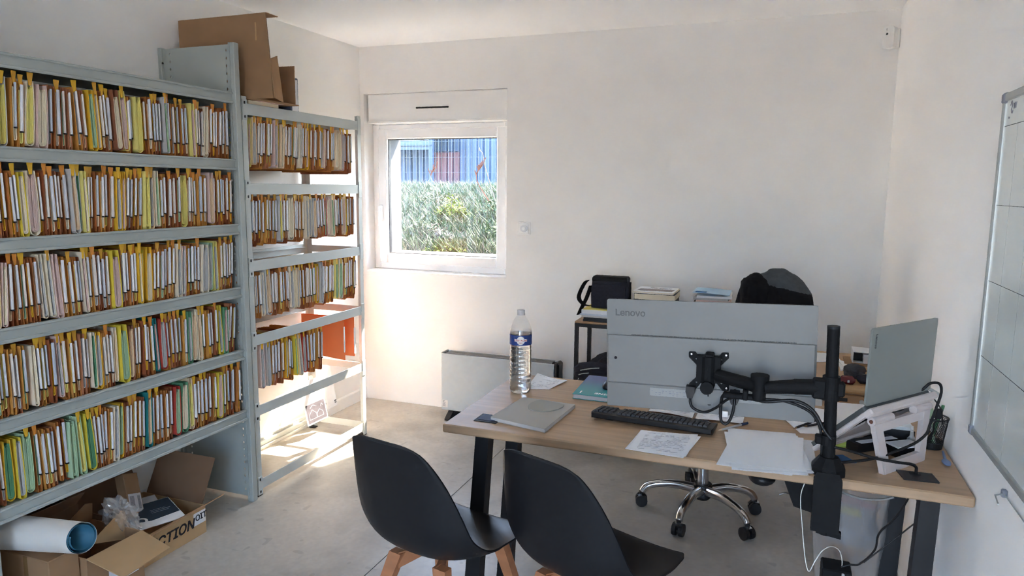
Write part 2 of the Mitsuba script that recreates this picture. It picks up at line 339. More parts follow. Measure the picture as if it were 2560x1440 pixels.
# wire fence
mat('m_wire', (104, 114, 126), 0.6)
mat('m_stalk', (112, 105, 98), .9)
FYY = 8.6
wf_ = thing('wire_fence', 'thin white wire mesh fence on top of the bank', 'fence')
for i in range(36):
    x = -2.22 + i * .048
    obj('wire', box(x, x + .0022, FYY, FYY + .0022, 1.50, 2.19), 'm_wire', wf_)
for z in (1.54, 1.742, 1.939, 2.146):
    obj('cross_wire', box(-2.24, -.5, FYY + .003, FYY + .006, z, z + .003), 'm_wire', wf_)
# cladded building
mat('m_clad', (76, 88, 108), 0.7); mat('m_cladr', (108, 80, 84), 0.7); mat('m_roofglass', (188, 222, 226), 0.4); mat('m_clad2', (86, 98, 118), 0.7)
bd = thing('cladded_building', 'long low building with dark blue vertical cladding behind the fence', 'building')
BY = 12.0
obj('wall', box(-6, .6, BY, BY + .3, 1.4, 4.2), 'm_clad', bd)
x = -4.6
i = 0
def rib(x, z0, z1, y=BY): return hull([(x + dx, y - dy, z) for dx, dy in ((0, 0), (.115, 0), (.02, .035), (.095, .035)) for z in (z0, z1)])
while x < -.9:
    red = -3.42 < x < -2.85
    obj('cladding_panel', rib(x, 1.56, 2.18 if red else 2.95), 'm_cladr' if red else ('m_clad2' if i % 3 else 'm_clad'), bd)
    if red: obj('cladding_panel', rib(x, 2.20, 2.95), 'm_clad', bd)
    x += .122; i += 1
obj('plinth', box(-5, .6, BY - .06, BY, 1.4, 1.62), 'm_clad', bd)
sh = thing('lean_to_roof', 'pale blue translucent lean-to roof at the upper left of the pane', 'roof')
obj('fascia', box(-4.6, -2.80, 10.95, 11.0, 2.175, 2.325), 'm_clad2', sh)
obj('gutter', box(-4.6, -2.80, 10.91, 10.95, 2.24, 2.26), 'm_clad', sh)
for i in range(16):
    a = -4.6 + i * .1125
    obj('roof_pane', hull([(a, 10.94, 2.33), (a + .106, 10.94, 2.33), (a, 12, 2.78), (a + .106, 12, 2.78), (a, 12, 2.80), (a + .106, 10.94, 2.345), (a, 10.94, 2.345), (a + .106, 12, 2.80)]), 'm_roofglass', sh)
obj('post', box(-2.85, -2.79, 10.93, 11.0, 1.5, 2.50), 'm_clad', sh)

# ------------------------------------------------------------------ tall grey rack
tr = thing('tall_rack', 'tall grey metal rack with perforated side panels along the left wall', 'shelving rack')
def perforated(y0, y1, x0, x1, z0, z1, step=.0345, hw=.005, hh=.0085):
    P = Polygon([(x0, z0), (x1, z0), (x1, z1), (x0, z1)]); holes = []
    for xc in (x0 + .042, x1 - .034):
        z = z0 + .035
        while z < z1 - .02:
            holes.append([(xc - hw, z), (xc, z - hh), (xc + hw, z), (xc, z + hh)]); z += step
    m = prism(Polygon(P.exterior.coords, holes), y1 - y0)
    return frame(m, (0, y1, 0), (1, 0, 0), (0, 0, 1))
for y in (1.455, 2.680):
    obj('side_panel', perforated(y, y + .003, .022, .432, .02, 2.185), 'm_tallmetal', tr)
    obj('post', cat(box(.432, .456, y - .016, y + .018, 0, 2.19, .003), box(.425, .433, y - .016, y - .010, 0, 2.19)), 'm_tallmetal', tr)
    rp = obj('post', box(.002, .024, y - .014, y + .016, 0, 2.19, .003), 'm_tallmetal', tr)
    obj('bolt', cat(*[mv(rot(lathe([(0, 0), (.005, 0), (.005, .003), (0, .003)], 8), 90, (0, 1, 0)), .024, y - .008, z) for z in (2.12, 1.99)]), 'm_dark', rp)
TS = [1.945, 1.645, 1.347, 1.050, .748, .447]
for z in TS:
    s = obj('shelf', cat(box(.01, .43, 1.462, 2.676, z + .006, z + .012)), 'm_tallmetal', tr)
    obj('front_rail', cat(box(.424, .437, 1.462, 2.664, z - .022, z + .024, .002), box(.436, .446, 1.462, 2.664, z + .015, z + .024, .003), box(.436, .447, 1.462, 2.664, z - .026, z - .014, .003)), 'm_tallmetal', s)

# ------------------------------------------------------------------ low light grey rack
lr = thing('low_rack', 'lower pale grey open metal rack beside the window', 'shelving rack')
def angle_post(x, y, sx, sy, z1=1.962):
    return cat(box(min(x, x + sx * .038), max(x, x + sx * .038), min(y, y + sy * .003), max(y, y + sy * .003), .004, z1), box(min(x, x + sx * .003), max(x, x + sx * .003), min(y, y + sy * .034), max(y, y + sy * .034), .004, z1))
LY0, LY1, LX0, LX1 = 2.722, 3.722, .028, .436
LS = [1.905, 1.533, 1.163, .797, .440, .058]
for (x, y, sx, sy) in ((LX1, LY0, -1, 1), (LX1, LY1, -1, -1), (LX0, LY0, 1, 1), (LX0, LY1, 1, -1)):
    p = obj('post', angle_post(x, y, sx, sy), 'm_lowmetal', lr)
    obj('foot', box(min(x, x + sx * .04), max(x, x + sx * .04), min(y, y + sy * .036), max(y, y + sy * .036), 0, .006), 'm_dark', p, label='black plastic foot')
for z in LS:
    for xx, s in ((LX1, -1), (LX0, 1)):
        b = obj('beam', cat(box(min(xx, xx + s * .004), max(xx, xx + s * .004), LY0 + .03, LY1 - .03, z - .026, z + .026, .0015), box(min(xx, xx + s * .02), max(xx, xx + s * .02), LY0 + .03, LY1 - .03, z + .008, z + .011), box(min(xx, xx + s * .012), max(xx, xx + s * .012), LY0 + .03, LY1 - .03, z - .026, z - .023)), 'm_lowmetal', lr)
        for yy in (LY0 + .002, LY1 - .034):
            pl = obj('end_plate', box(xx - .003, xx + .004, yy, yy + .032, z - .052, z + .042, .001), 'm_lowmetal', b)
    for yy in (LY0 + .004, LY1 - .008):
        obj('side_beam', box(LX0 + .02, LX1 - .02, yy, yy + .004, z - .02, z + .022), 'm_lowmetal', lr)
_slots = []
for z in LS:
    for dz in (-.036, .028): _slots.append(box(LX1 + .0035, LX1 + .005, LY0 + .012, LY0 + .021, z + dz - .006, z + dz + .006))
obj('plate_slot', cat(*_slots), 'm_dark', lr, kind='stuff')
obj('top_board', box(LX0 + .006, LX1 - .006, LY0 + .035, LY1 - .035, 1.917, 1.924), 'm_lowmetal', lr)

# ------------------------------------------------------------------ hanging files and folders
for nm, c in (('o1', (186, 122, 66)), ('o2', (168, 102, 58)), ('o3', (150, 86, 56)), ('o4', (200, 142, 70)), ('o5', (178, 118, 84))): mat('m_jack_' + nm, c, 0.75, spec=0.15)
for nm, c in (('w1', (228, 228, 230)), ('w2', (206, 206, 212)), ('w3', (222, 214, 206)), ('w4', (190, 196, 206))): mat('m_strip_' + nm, c, 0.3, spec=0.5)
for nm, c in (('y1', (222, 174, 48)), ('y2', (206, 152, 52)), ('y3', (216, 140, 56))): mat('m_tab_' + nm, c, 0.5)
FOLD = {'cream': (226, 214, 190), 'buff': (224, 200, 168), 'yellow': (218, 196, 70), 'golden yellow': (222, 176, 56), 'pale yellow': (226, 214, 128), 'pale green': (170, 194, 160), 'green': (96, 148, 112), 'grey': (190, 188, 186), 'pink': (214, 188, 180), 'brown': (142, 92, 68), 'teal': (38, 116, 118), 'red': (176, 66, 56)}
for nm, c in FOLD.items(): mat('m_fold_' + nm.replace(' ', '_'), c, 0.75, spec=0.15)
def upath(t, z0, z1, bulge=0.0, skew=0.0, n=5, open_=1.0):
    """a U seen from the front: (y, z) points from the top of one leaf round the bottom to the top of the other"""
    r = t / 2; L_, R_ = [], []
    for q in np.linspace(0, 1, 4):
        z = z0 + (z1 + r - z0) * q; wd = r * (open_ + (1 - open_) * q) + bulge * math.sin(math.pi * q) * r
        L_.append((-wd + skew * q, z)); R_.append((wd + skew * q, z))
    B = [(r * math.cos(a) + skew, z1 + r + r * 1.0 * math.sin(a)) for a in np.linspace(math.pi, 2 * math.pi, n)]
    return L_ + B[1:-1] + R_[::-1]
def usheet(path, th, x0, x1):
    pg = LineString(path).buffer(th / 2, cap_style=2, join_style=2)
    if pg.geom_type != 'Polygon': pg = max(pg.geoms, key=lambda g: g.area)
    m = prism(Polygon(pg.exterior.coords, [i.coords for i in pg.interiors]), x1 - x0)
    return frame(m, (x0, 0, 0), (0, 1, 0), (0, 0, 1))      # polygon x -> y, polygon y -> z, height -> x
HJ, HP, DC, DP = {}, {}, {}, {}
for i, t in enumerate((.0105, .013, .0155)):
    for b in (0, 1):
        sk = (-.003, .003)[b]
        HJ[i, b] = usheet(upath(t, -.012, -.236 - .004 * i, .25 * b, sk), .0012, -.33, 0)
        HP[i, b] = usheet(upath(t * .52, -.030 - .01 * b, -.215, .1, sk * .8), .0022, -.30, -.004 + .003 * b)
for i, t in enumerate((.015, .021, .027, .034)):
    for b in (0, 1):
        sk = (.004, -.003)[b]
        DC[i, b] = usheet(upath(t, -.006 - .012 * b, -.232 - .006 * (i % 2), .12 + .1 * b, sk, 7, .75), .0016, -.31, 0)
        DP[i, b] = cat(*[usheet(upath(t * q, -.028 - .02 * (1 - q), -.232 + .016 * (1 - q) + .004, .15, sk * .9, 6, .8), .0018, -.30, -.006 * (1.2 - q)) for q in (.80, .60, .40, .2)[:4 if i > 1 else 3]])
STRIP = [box(.001, .008, -.0027, .0027, -.172, -.026, .0008), box(.001, .009, -.0038, .0038, -.176, -.022, .0008)]
SCAP = [box(.0005, .009, -.0036, .0036, -.1765, -.172), box(.0005, .010, -.0046, .0046, -.1805, -.176)]
TAB = []
for w in (.0082, .0105):
    TAB.append(hull([(-.004, -w * .40, -.030), (-.004, w * .40, -.030), (-.001, -w * .40, -.030), (-.001, w * .40, -.030), (-.004, -w * 1.0, .010), (-.004, w * 1.0, .010), (-.001, -w * 1.0, .012), (-.001, w * 1.0, .012)]))
_ply = {}
def shared(k, mesh, m, smooth=False):
    if (k, m) not in _ply: _ply[k, m] = mikit.ply(mesh, m, smooth=smooth)
    return _ply[k, m]
UPR = {'tall': 'the tall rack', 'low': 'the pale rack'}
def file_row(rack, x, y0, y1, ztop, shelf_name, seed, doc_share, spread=1.0, lean0=0.0, force=None):
    """fills one level with hanging files and folders, from y1 (the right end) down to y0"""
    r = random.Random(seed); y = y1; seq = []
    mode, left = 'h', r.randint(3, 7)
    while True:
        if left <= 0:
            mode = 'd' if (mode == 'h' and r.random() < doc_share * 1.7) else 'h'
            left = r.randint(1, 3) if mode == 'd' else r.randint(2, 6)
        left -= 1
        if mode == 'h':
            i, b = r.randrange(3), r.randrange(2); t = (.0105, .013, .0155)[i] + .0042
            kind = ('h', i, b)
        else:
            i, b = r.choices((0, 1, 2, 3), (3, 4, 3, 1.4))[0], r.randrange(2); t = (.015, .021, .027, .034)[i] * 1.12 + .002
            kind = ('d', i, b)
        if y - t < y0: break
        seq.append((y - t / 2, kind)); y -= t + max(0, r.gauss(.0030, .004)) * spread
        if mode == 'h' and r.random() < .05: y -= r.uniform(.004, .010) * spread
    nh, nd = 0, {}
    lean, target = lean0, lean0
    for (yc, (k, i, b)) in seq:
        if r.random() < .15: target = lean0 + r.gauss(0, 2.8)
        lean += (target - lean) * .4
        lw = lean + r.gauss(0, .35)
        tw = T().translate([x + r.uniform(-.010, .004) + (.008 if k == 'd' else 0), yc, ztop + (r.uniform(-.012, .004) if k == 'h' else r.uniform(-.004, .006))]).rotate([1, 0, 0], lw)
        if k == 'h':
            nh += 1
            j = r.choices(('o1', 'o2', 'o3', 'o4', 'o5'), (4, 4, 4, 3, 2))[0]
            t = thing('hanging_file', f'{ordinal(nh)} orange hanging file from the right, {shelf_name}', 'hanging file', f'orange hanging files on {shelf_name}')
            obj('jacket', shared(('j', i, b), HJ[i, b], 'm_jack_' + j), None, t, to_world=tw)
            pc = r.choices(('cream', 'pale yellow', 'grey', 'pale green', 'buff', 'golden yellow'), (4, 3, 3, 1.5, 3, 3))[0]
            obj('papers', shared(('p', i, b), HP[i, b], 'm_fold_' + pc.replace(' ', '_')), None, t, to_world=tw)
            s = 1 if i == 2 and r.random() < .6 else 0
            c = r.choices(('w1', 'w2', 'w3', 'w4'), (5, 4, 3, 2))[0]
            st = obj('index_strip', shared(('s', s), STRIP[s], 'm_strip_' + c), None, t, to_world=tw, label='pale plastic index strip')
            obj('end_cap', shared(('c', s), SCAP[s], 'm_dark'), None, st, to_world=tw, label='black end cap')
            if r.random() < .62:
                q = r.randrange(2)
                obj('tab', shared(('t', q), TAB[q], 'm_tab_' + r.choice(('y1', 'y2', 'y3'))), None, t, to_world=tw, label='yellow flared tab')
        else:
            if force and r.random() < .5: c = force.pop()
            else: c = r.choices(list(FOLD), (6, 5, 4, 4, 5, 4, 1.4, 4.5, 2, 1.5, .25, .3))[0]
            nd[c] = nd.get(c, 0) + 1
            t = thing('document_folder', f'{ordinal(nd[c])} {c} folder from the right, {shelf_name}', 'folder', f'bulging document folders on {shelf_name}')
            obj('cover', shared(('dc', i, b), DC[i, b], 'm_fold_' + c.replace(' ', '_'), 40), None, t, to_world=tw)
            pc = r.choices(('cream', 'grey', 'pale green', 'pink', 'buff', 'pale yellow', 'green'), (5, 5, 2, 2, 2, 2, .7))[0]
            obj('papers', shared(('dp', i, b), DP[i, b], 'm_fold_' + pc.replace(' ', '_'), 40), None, t, to_world=tw)
            if r.random() < .45:
                q = r.randrange(2)
                obj('tab', shared(('t', q), TAB[q], 'm_tab_' + r.choice(('y1', 'y2'))), None, t, to_world=tw, label='yellow flared tab')
    return len(seq)
names = ['top level', 'second level', 'third level', 'fourth level', 'fifth level']
for i in range(5):
    file_row('tall', .418, 1.475, 2.652, TS[i] - .040, f'{names[i]} of tall rack', 11 + i, .60, 1.0, (-1.0, -1.5, -2.5, -1.0, -1.5)[i], ['teal', 'red', 'green'] if i in (3, 4) else None)
for i in range(3):
    file_row('low', .412, 2.765, (3.655, 3.665, 3.685)[i], LS[i] - .030, f'{names[i]} of pale rack', 31 + i, .52, 1.0, -1.0)
file_row('low', .412, 2.775, 3.33, LS[3] - .030, 'fourth level of pale rack', 44, .5, 2.6, -2.0)
# an empty hanger turned towards the room at the end of that level
eh = thing('hanging_file', 'empty bright orange hanging file alone at the right end of the fourth level', 'hanging file')
mat('m_hanger', (214, 116, 66), 0.7)
obj('jacket', cat(sheet([(.06, 3.60, .765), (.425, 3.52, .765), (.425, 3.525, .522), (.06, 3.60, .522)], .0015), sheet([(.06, 3.612, .765), (.42, 3.632, .765), (.42, 3.634, .522), (.06, 3.612, .522)], .0015)), 'm_hanger', eh)
obj('index_strip', box(.421, .428, 3.517, 3.524, .57, .725, .001), 'm_strip_w1', eh, label='white index strip')
obj('tab', sheet([(.423, 3.624, .54), (.423, 3.642, .54), (.423, 3.642, .70), (.423, 3.624, .70)], .003), 'm_strip_w1', eh, label='white label at its edge')

# ------------------------------------------------------------------ cardboard boxes and what lies in them
def carton(name, label, x0, x1, y0, y1, z0, z1, m='m_card', t=.005, rz=0, inner='m_cardb'):
    k = thing(name, label, 'cardboard box')
    b = cat(box(x0, x1, y0, y0 + t, z0, z1), box(x0, x1, y1 - t, y1, z0, z1), box(x0, x0 + t, y0 + t, y1 - t, z0, z1), box(x1 - t, x1, y0 + t, y1 - t, z0, z1), box(x0 + t, x1 - t, y0 + t, y1 - t, z0, z0 + t))
    if rz: rot(b, rz, (0, 0, 1), ((x0 + x1) / 2, (y0 + y1) / 2, 0))
    obj('body', b, m, k); return k
# the printed box with brochures
ca = carton('cardboard_box', 'open cardboard box of brochures with big dark lettering on its front', .10, .468, 1.985, 2.345, 0, .128, 'm_cardl')
obj('flap', sheet([(.468, 1.99, .128), (.468, 2.34, .128), (.502, 2.425, .150), (.500, 2.02, .138)], .004), 'm_card', ca)
obj('flap', sheet([(.45, 2.345, .128), (.12, 2.345, .128), (.13, 2.43, .315), (.455, 2.43, .315)], .004), 'm_cardb', ca)
obj('flap', sheet([(.10, 2.0, .128), (.10, 2.33, .128), (.045, 2.33, .25), (.045, 2.0, .25)], .004), 'm_cardb', ca)
obj('flap', sheet([(.46, 1.985, .128), (.12, 1.985, .128), (.13, 1.955, .225), (.44, 1.955, .225)], .004), 'm_cardb', ca)
obj('lettering', cat(frame(text('ECTION', .042, .0012, True).apply_transform(np.array([[1.06, .22, 0, 0], [0, 1, 0, 0], [0, 0, 1, 0], [0, 0, 0, 1.0]])), (.4685, 2.035, .052), (0, 1, .0), (0, 0, 1))), 'm_inkdark', ca, label='dark printed lettering')
obj('lettering', frame(text('OIT', .026, .0012, True), (.4685, 2.283, .075), (0, 1, 0), (0, 0, 1)), 'm_inkdark', ca, label='dark lettering at the right end')
obj('label_sticker', box(.468, .4686, 2.275, 2.343, .055, .112), 'm_paper2', ca)
def booklet(o, ex, ey, w, h, t): return frame(box(0, w, 0, h, 0, t, .0008), o, ex, ey)
for i in range(3):
    o = np.array((.40 - .02 * i, 2.02 + .012 * i, .085 + .006 * i)); ex = (-.62 + .05 * i, .72, .25); ey = (-.6, -.55, .4) if 0 else (.72 - .04 * i, .62, -.02)
    bk = thing('brochure', ('cream backed brochure at the bottom of the pile in the printed box', 'white edged brochure in the middle of the pile in the printed box', 'dark blue and white brochure on top in the printed box')[i], 'brochure', 'brochures in the printed box')
    if i < 2: obj('pages', frame(box(0, .21, 0, .15, 0, .004, .0008), np.array((.22 + .02 * i, 2.035 + .015 * i, .118 + .007 * i)), (.50, .84 + .05 * i, .03), (-.86, .50, .10)), 'm_paper2', bk)
tb = 'brochure_002'
_o, _ex, _ey = np.array((.405, 2.015, .135)), (.40, .90, .0), (-.88, .40, .10)
obj('pages', frame(box(0, .215, 0, .205, 0, .004, .0008), _o, _ex, _ey), 'm_paper2', tb)
mat('m_navyprint', (48, 60, 72), 0.35)
obj('cover_panel', frame(prism([(.004, .07), (.09, .045), (.211, .06), (.211, .2), (.004, .2)], .0008), _o + np.array((0, 0, .0042)), _ex, _ey), 'm_navyprint', tb, label='dark blue printed half')
obj('seal', frame(lathe([(.016, 0), (.026, 0), (.026, .0008), (.016, .0008), (.016, 0)], 24).apply_translation((.055, .062, 0)), _o + np.array((0, 0, .0052)), _ex, _ey), 'm_paper2', tb, label='pale round emblem')
obj('text_line', cat(*[frame(box(.11, .11 + l, .10 + .012 * i, .103 + .012 * i, 0, .0006), _o + np.array((0, 0, .0052)), _ex, _ey) for i, l in enumerate((.07, .08, .06))]), 'm_ink', tb)
# the middle box with a big bent flap
cb = carton('cardboard_box', 'open cardboard box with a wide tan flap bent out over the floor', .24, .53, 1.715, 1.955, 0, .2, 'm_card')
obj('flap', sheet([(.53, 1.715, .2), (.53, 1.955, .2), (.735, 1.90, .196), (.75, 1.68, .196)], .004), 'm_cardl', cb, label='wide tan flap bent outwards')
obj('flap', sheet([(.44, 1.80, .2), (.44, 1.99, .135), (.44, 1.955, .265), (.44, 1.94, .27)], .004), 'm_cardl', cb)
obj('flap', sheet([(.26, 1.80, .2), (.26, 1.955, .2), (.30, 1.93, .285), (.30, 1.90, .292)], .004), 'm_card', cb)
obj('label_sticker', box(.53, .5306, 1.80, 1.93, .05, .17), 'm_paper2', cb)
obj('lettering', cat(frame(text('GS', .04, .001, True), (.531, 1.83, .115), (0, 1, 0), (0, 0, 1)), frame(text('10', .04, .001, True), (.531, 1.83, .060), (0, 1, 0), (0, 0, 1))), 'm_inkdark', cb)
# the taped box in the corner
cc = thing('cardboard_box', 'closed brown box with a strip of tape at the lower left corner', 'cardboard box')
_b = box(.16, .50, 1.595, 1.71, 0, .245, .003)
obj('body', _b, 'm_card', cc)
obj('tape', box(.375, .395, 1.594, 1.5955, 0, .244), 'm_tapebrown', cc, label='brown packing tape')
obj('flap', sheet([(.16, 1.71, .245), (.50, 1.71, .245), (.50, 1.775, .262), (.17, 1.775, .262)], .004), 'm_cardb', cc)
# dark boxes at the back
cd = carton('cardboard_box', 'dark empty cardboard box deep under the lowest shelf by the wall', .02, .22, 1.50, 1.93, 0, .27, 'm_cardb')
obj('flap', sheet([(.22, 1.52, .27), (.22, 1.92, .27), (.275, 1.92, .33), (.275, 1.52, .33)], .004), 'm_cardb', cd)
ce = thing('small_carton', 'slim brown carton with a white barcode label leaning between the boxes', 'carton')
_o, _ex, _ey = np.array((.30, 2.05, .135)), (-.15, .72, .50), (-.30, -.50, .80)
cm = frame(box(0, .085, 0, .19, -.045, 0, .003), (.32, 2.085, .155), (-.10, .80, -.25), (-.42, .26, .85))
obj('body', cm, 'm_card', ce)
obj('label_sticker', frame(box(.006, .079, .02, .10, .0005, .0012), (.32, 2.085, .155), (-.10, .80, -.25), (-.42, .26, .85)), 'm_paper2', ce, label='white barcode label')
obj('barcode', cat(*[frame(box(.014 + .0042 * i + (.018 if i > 5 else 0), .0165 + .0042 * i + (.018 if i > 5 else 0), .032, .09, .0012, .0017), (.32, 2.085, .155), (-.10, .80, -.25), (-.42, .26, .85)) for i in range(10)]), 'm_ink', ce)
# crumpled clear film
mat('m_film', (205, 205, 205), 0.15, spec=0.8)
scene['m_film2'] = {'type': 'blendbsdf', 'weight': .14, 'a': {'type': 'thindielectric', 'int_ior': 1.6}, 'b': {'type': 'twosided', 'bsdf': {'type': 'diffuse', 'reflectance': {'type': 'rgb', 'value': [.75, .75, .75]}}}}
fm = trimesh.creation.icosphere(3, 1.0); q = np.array(fm.vertices)
q = q * (.70 + .9 * (meshkit.noise(q * 1.7 + 3, 5) - .4) + .30 * (NR.random(len(q)) - .5))[:, None] * np.array((.058, .055, .105))
fm = TM(q, fm.faces); rot(fm, 32, (1, 0, 0)); mv(fm, .41, 1.965, .235)
obj('plastic_film', fm, 'm_film2', label='crumpled clear plastic film bundled on top of the cardboard boxes', cat_='plastic wrap')
# rolled sheet
mat('m_rollwhite', (206, 202, 196), 0.6); mat('m_rollblue', (52, 104, 128), 0.6)
def spiral_roll(a, b, r0, turns, t, n=56):
    a, b = np.array(a, float), np.array(b, float); d = (b - a) / np.linalg.norm(b - a); e = np.cross(d, (0, 0, 1)); e /= np.linalg.norm(e); g = np.cross(e, d)
    P, Q = [], []
    for i in range(n + 1):
        th_ = 2 * math.pi * turns * i / n; r = r0 * (1 - .26 * (i / n) ** 1.4)
        off = e * r * math.cos(th_ + 2.4) + g * r * math.sin(th_ + 2.4); P.append(a + off); Q.append(b + off)
    V = P + Q; k = n + 1; F = []
    for i in range(n): F += [(i, i + 1, k + i + 1), (i, k + i + 1, k + i)]
    return TM(V, F)
rl = thing('rolled_poster', 'big white rolled sheet with a blue inside lying on the taped box', 'roll')
_a, _b2 = (.25, 1.53, .352), (.55, 1.69, .300)
outer = tube([_a, _b2], [.062, .054], 56); inner_ = spiral_roll(_a, _b2, .0525, 1.7, 0)
outer.update_faces(np.arange(len(outer.faces)) < 112); _d = np.array(_b2) - np.array(_a); _d /= np.linalg.norm(_d); _n = _d + .75 * np.array((.74, -.55, .4)); _n /= np.linalg.norm(_n)
def oblique(m):     # the sheet's right end is cut at a slant: it was rolled up unevenly
    v = np.array(m.vertices); rel = v - np.array(_b2); ax = rel @ _d; k = np.clip(1 + ax / np.linalg.norm(np.array(_b2) - np.array(_a)), 0, 1)
    off = rel - ax[:, None] * _d; return TM(v + (k * -(off @ _n) / (_d @ _n))[:, None] * _d, m.faces)
outer, inner_ = oblique(outer), oblique(inner_)
obj('outside', outer, 'm_rollwhite', rl, smooth=True); obj('inside', inner_, 'm_rollblue', rl, smooth=True, label='blue inner side')

# box and papers on top of the low rack
bt = thing('cardboard_box', 'big brown cardboard box standing on top of the pale rack', 'cardboard box')
t_ = .006; zt = 1.952
obj('body', cat(hull([(.03, 2.775, zt), (.575, 2.775, zt), (.03, 2.775, 2.335), (.545, 2.775, 2.335), (.03, 2.781, zt), (.575, 2.781, zt), (.03, 2.781, 2.335), (.545, 2.781, 2.335)]), box(.03, .036, 2.781, 3.09, zt, 2.335), box(.03, .46, 3.084, 3.09, zt, 2.15), box(.03, .48, 2.78, 3.09, zt, zt + .005)), 'm_card', bt)
obj('flap', sheet([(.562, 2.781, 2.13), (.465, 2.95, 2.176), (.493, 2.95, 1.955), (.58, 2.781, 1.953)], .004), 'm_card', bt)
obj('flap', sheet([(.545, 2.781, 2.335), (.488, 2.84, 2.341), (.512, 2.84, 2.15), (.562, 2.781, 2.13)], .004), 'm_cardb', bt)
obj('flap', sheet([(.42, 2.778, 2.335), (.55, 2.778, 2.335), (.575, 2.83, 2.325), (.44, 2.86, 2.335)], .003), 'm_card', bt)
obj('tape', box(.487, .495, 2.7738, 2.7752, 2.215, 2.295), 'm_cardl', bt, label='torn strip of clear tape')
pb = thing('paper_stack', 'cream pile of printed leaflets under the big box on the pale rack', 'papers')
obj('sheets', box(.10, .425, 2.785, 3.0, 1.926, 1.95, .001), 'm_fold_cream', pb)
obj('top_leaflet', cat(sheet([(.30, 2.80, 1.951), (.44, 2.83, 1.951), (.44, 3.02, 1.951), (.30, 3.0, 1.951)], .0012)), 'm_fold_pink', pb)
mat('m_binderblue', (78, 88, 110), 0.5)
bn = thing('ring_binder', 'dark blue ring binder standing behind the big box on the pale rack', 'binder')
obj('cover', box(.12, .425, 3.10, 3.16, 1.926, 2.10, .003), 'm_binderblue', bn)
obj('pages', box(.13, .4265, 3.106, 3.152, 1.932, 2.09), 'm_paper2', bn)

# leaflets at the foot of the low rack
cl = thing('calendar_sheet', 'white sheet with a grey house drawing leaning at the foot of the pale rack', 'poster')
_o, _ex, _ey = np.array((.118, 3.50, .083)), (0.02, 1.0, 0.0), (-.22, -.05, .97)
_o = np.array((.150, 3.51, .078))
obj('sheet', frame(box(0, .205, 0, .27, 0, .003, .0006), _o, _ex, _ey), 'm_paper', cl)
mat('m_print', tone((56, 55, 64), (84, 82, 92), 26), 0.5)
obj('picture', frame(box(.012, .195, .008, .125, .003, .0036), _o, _ex, _ey), 'm_print', cl, label='grey printed picture of a house')
_hs = [[(.03, .03), (.10, .03), (.10, .06), (.065, .088), (.03, .06)], [(.105, .03), (.165, .03), (.165, .055), (.135, .075), (.105, .055)]]
obj('house_drawing', cat(*[frame(prism(Polygon(h).exterior.buffer(.0009), .0005), _o + np.array((.0038, 0, .0008)), _ex, _ey) for h in _hs], *[frame(prism(LineString(l).buffer(.0009), .0005), _o + np.array((.0038, 0, .0008)), _ex, _ey) for l in ([(.05, .10), (.08, .115), (.11, .10)], [(.15, .09), (.165, .105), (.175, .09)])]), 'm_paper2', cl)
obj('dots', cat(*[frame(lathe([(0, 0), (.004, 0), (.004, .0006), (0, .0006)], 8).apply_translation((.08 + .017 * (i % 5), .19 + .012 * ((i * 3) % 5), .003)), _o, _ex, _ey) for i in range(6)]), 'm_ink', cl, kind='stuff')
for i, (yy, w_, hh, lab) in enumerate(((3.70, .13, .27, 'white sheet with faint grey text leaning behind the house picture'), (3.80, .16, .285, 'blank white sheet leaning at the far end of the rack foot'))):
    k = thing('leaning_sheet', lab, 'paper')
    o2 = np.array((.105 - .028 * i, yy - .02, .084))
    obj('sheet', frame(box(0, w_, 0, hh, 0, .002, .0005), o2, (-.05, 1, 0), (-.22 + .05 * i, -.30, .95)), 'm_paper', k)
    if i == 0: obj('print', cat(*[frame(box(.085, .085 + .03 * (.5 + R.random() * .5), .05 + .016 * q, .058 + .016 * q, .002, .0026), o2, (-.05, 1, 0), (-.22, -.30, .95)) for q in range(11)]), 'm_ink', k)
    else: obj('print', cat(*[frame(box(.135 + .012 * (q % 2), .143 + .012 * (q % 2), .02 + .012 * (q // 2), .028 + .012 * (q // 2), .002, .0026), o2, (-.05, 1, 0), (-.17, -.30, .95)) for q in range(4)]), 'm_inkdark', k)

# ------------------------------------------------------------------ heater
hx0, hx1, hy0, hy1 = .724, 1.548, 4.20, 4.30
ht = thing('convector_heater', 'pale grey panel convector heater standing on the floor under the window', 'heater')
obj('front_panel', box(hx0, hx1 - .03, hy0, hy0 + .012, .055, .445, .004), 'm_heater', ht)
obj('body', box(hx0 + .012, hx1 - .03, hy0 + .012, hy1 - .012, .065, .44), 'm_rubber', ht)
obj('back_panel', box(hx0, hx1 - .03, hy1 - .012, hy1, .055, .45, .004), 'm_heater', ht)
obj('side_cap', box(hx1 - .032, hx1, hy0 - .002, hy1 + .002, .055, .452, .012), 'm_black', ht, label='black end cap with controls')
obj('side_cap', box(hx0 - .003, hx0 + .012, hy0 + .006, hy1, .055, .452, .004), 'm_silver', ht)
gr = obj('grille', cat(box(hx0 + .03, hx1 - .05, hy0 + .018, hy0 + .022, .442, .450), box(hx0 + .03, hx1 - .05, hy1 - .022, hy1 - .018, .442, .450)), 'm_silver', ht)
for i in range(86):
    x = hx0 + .034 + i * .0086
    obj('slat', box(x, x + .0042, hy0 + .022, hy1 - .022, .443, .449), 'm_silver', gr)
for x in (hx0 + .05, hx1 - .09):
    obj('foot', hull([(x, hy0 - .055, 0), (x + .035, hy0 - .055, 0), (x, hy1 + .055, 0), (x + .035, hy1 + .055, 0), (x, hy0 - .055, .014), (x + .035, hy0 - .055, .014), (x, hy1 + .055, .014), (x + .035, hy1 + .055, .014), (x, hy0 + .02, .06), (x + .035, hy0 + .02, .06), (x, hy1 - .02, .06), (x + .035, hy1 - .02, .06)]), 'm_steelblack', ht)
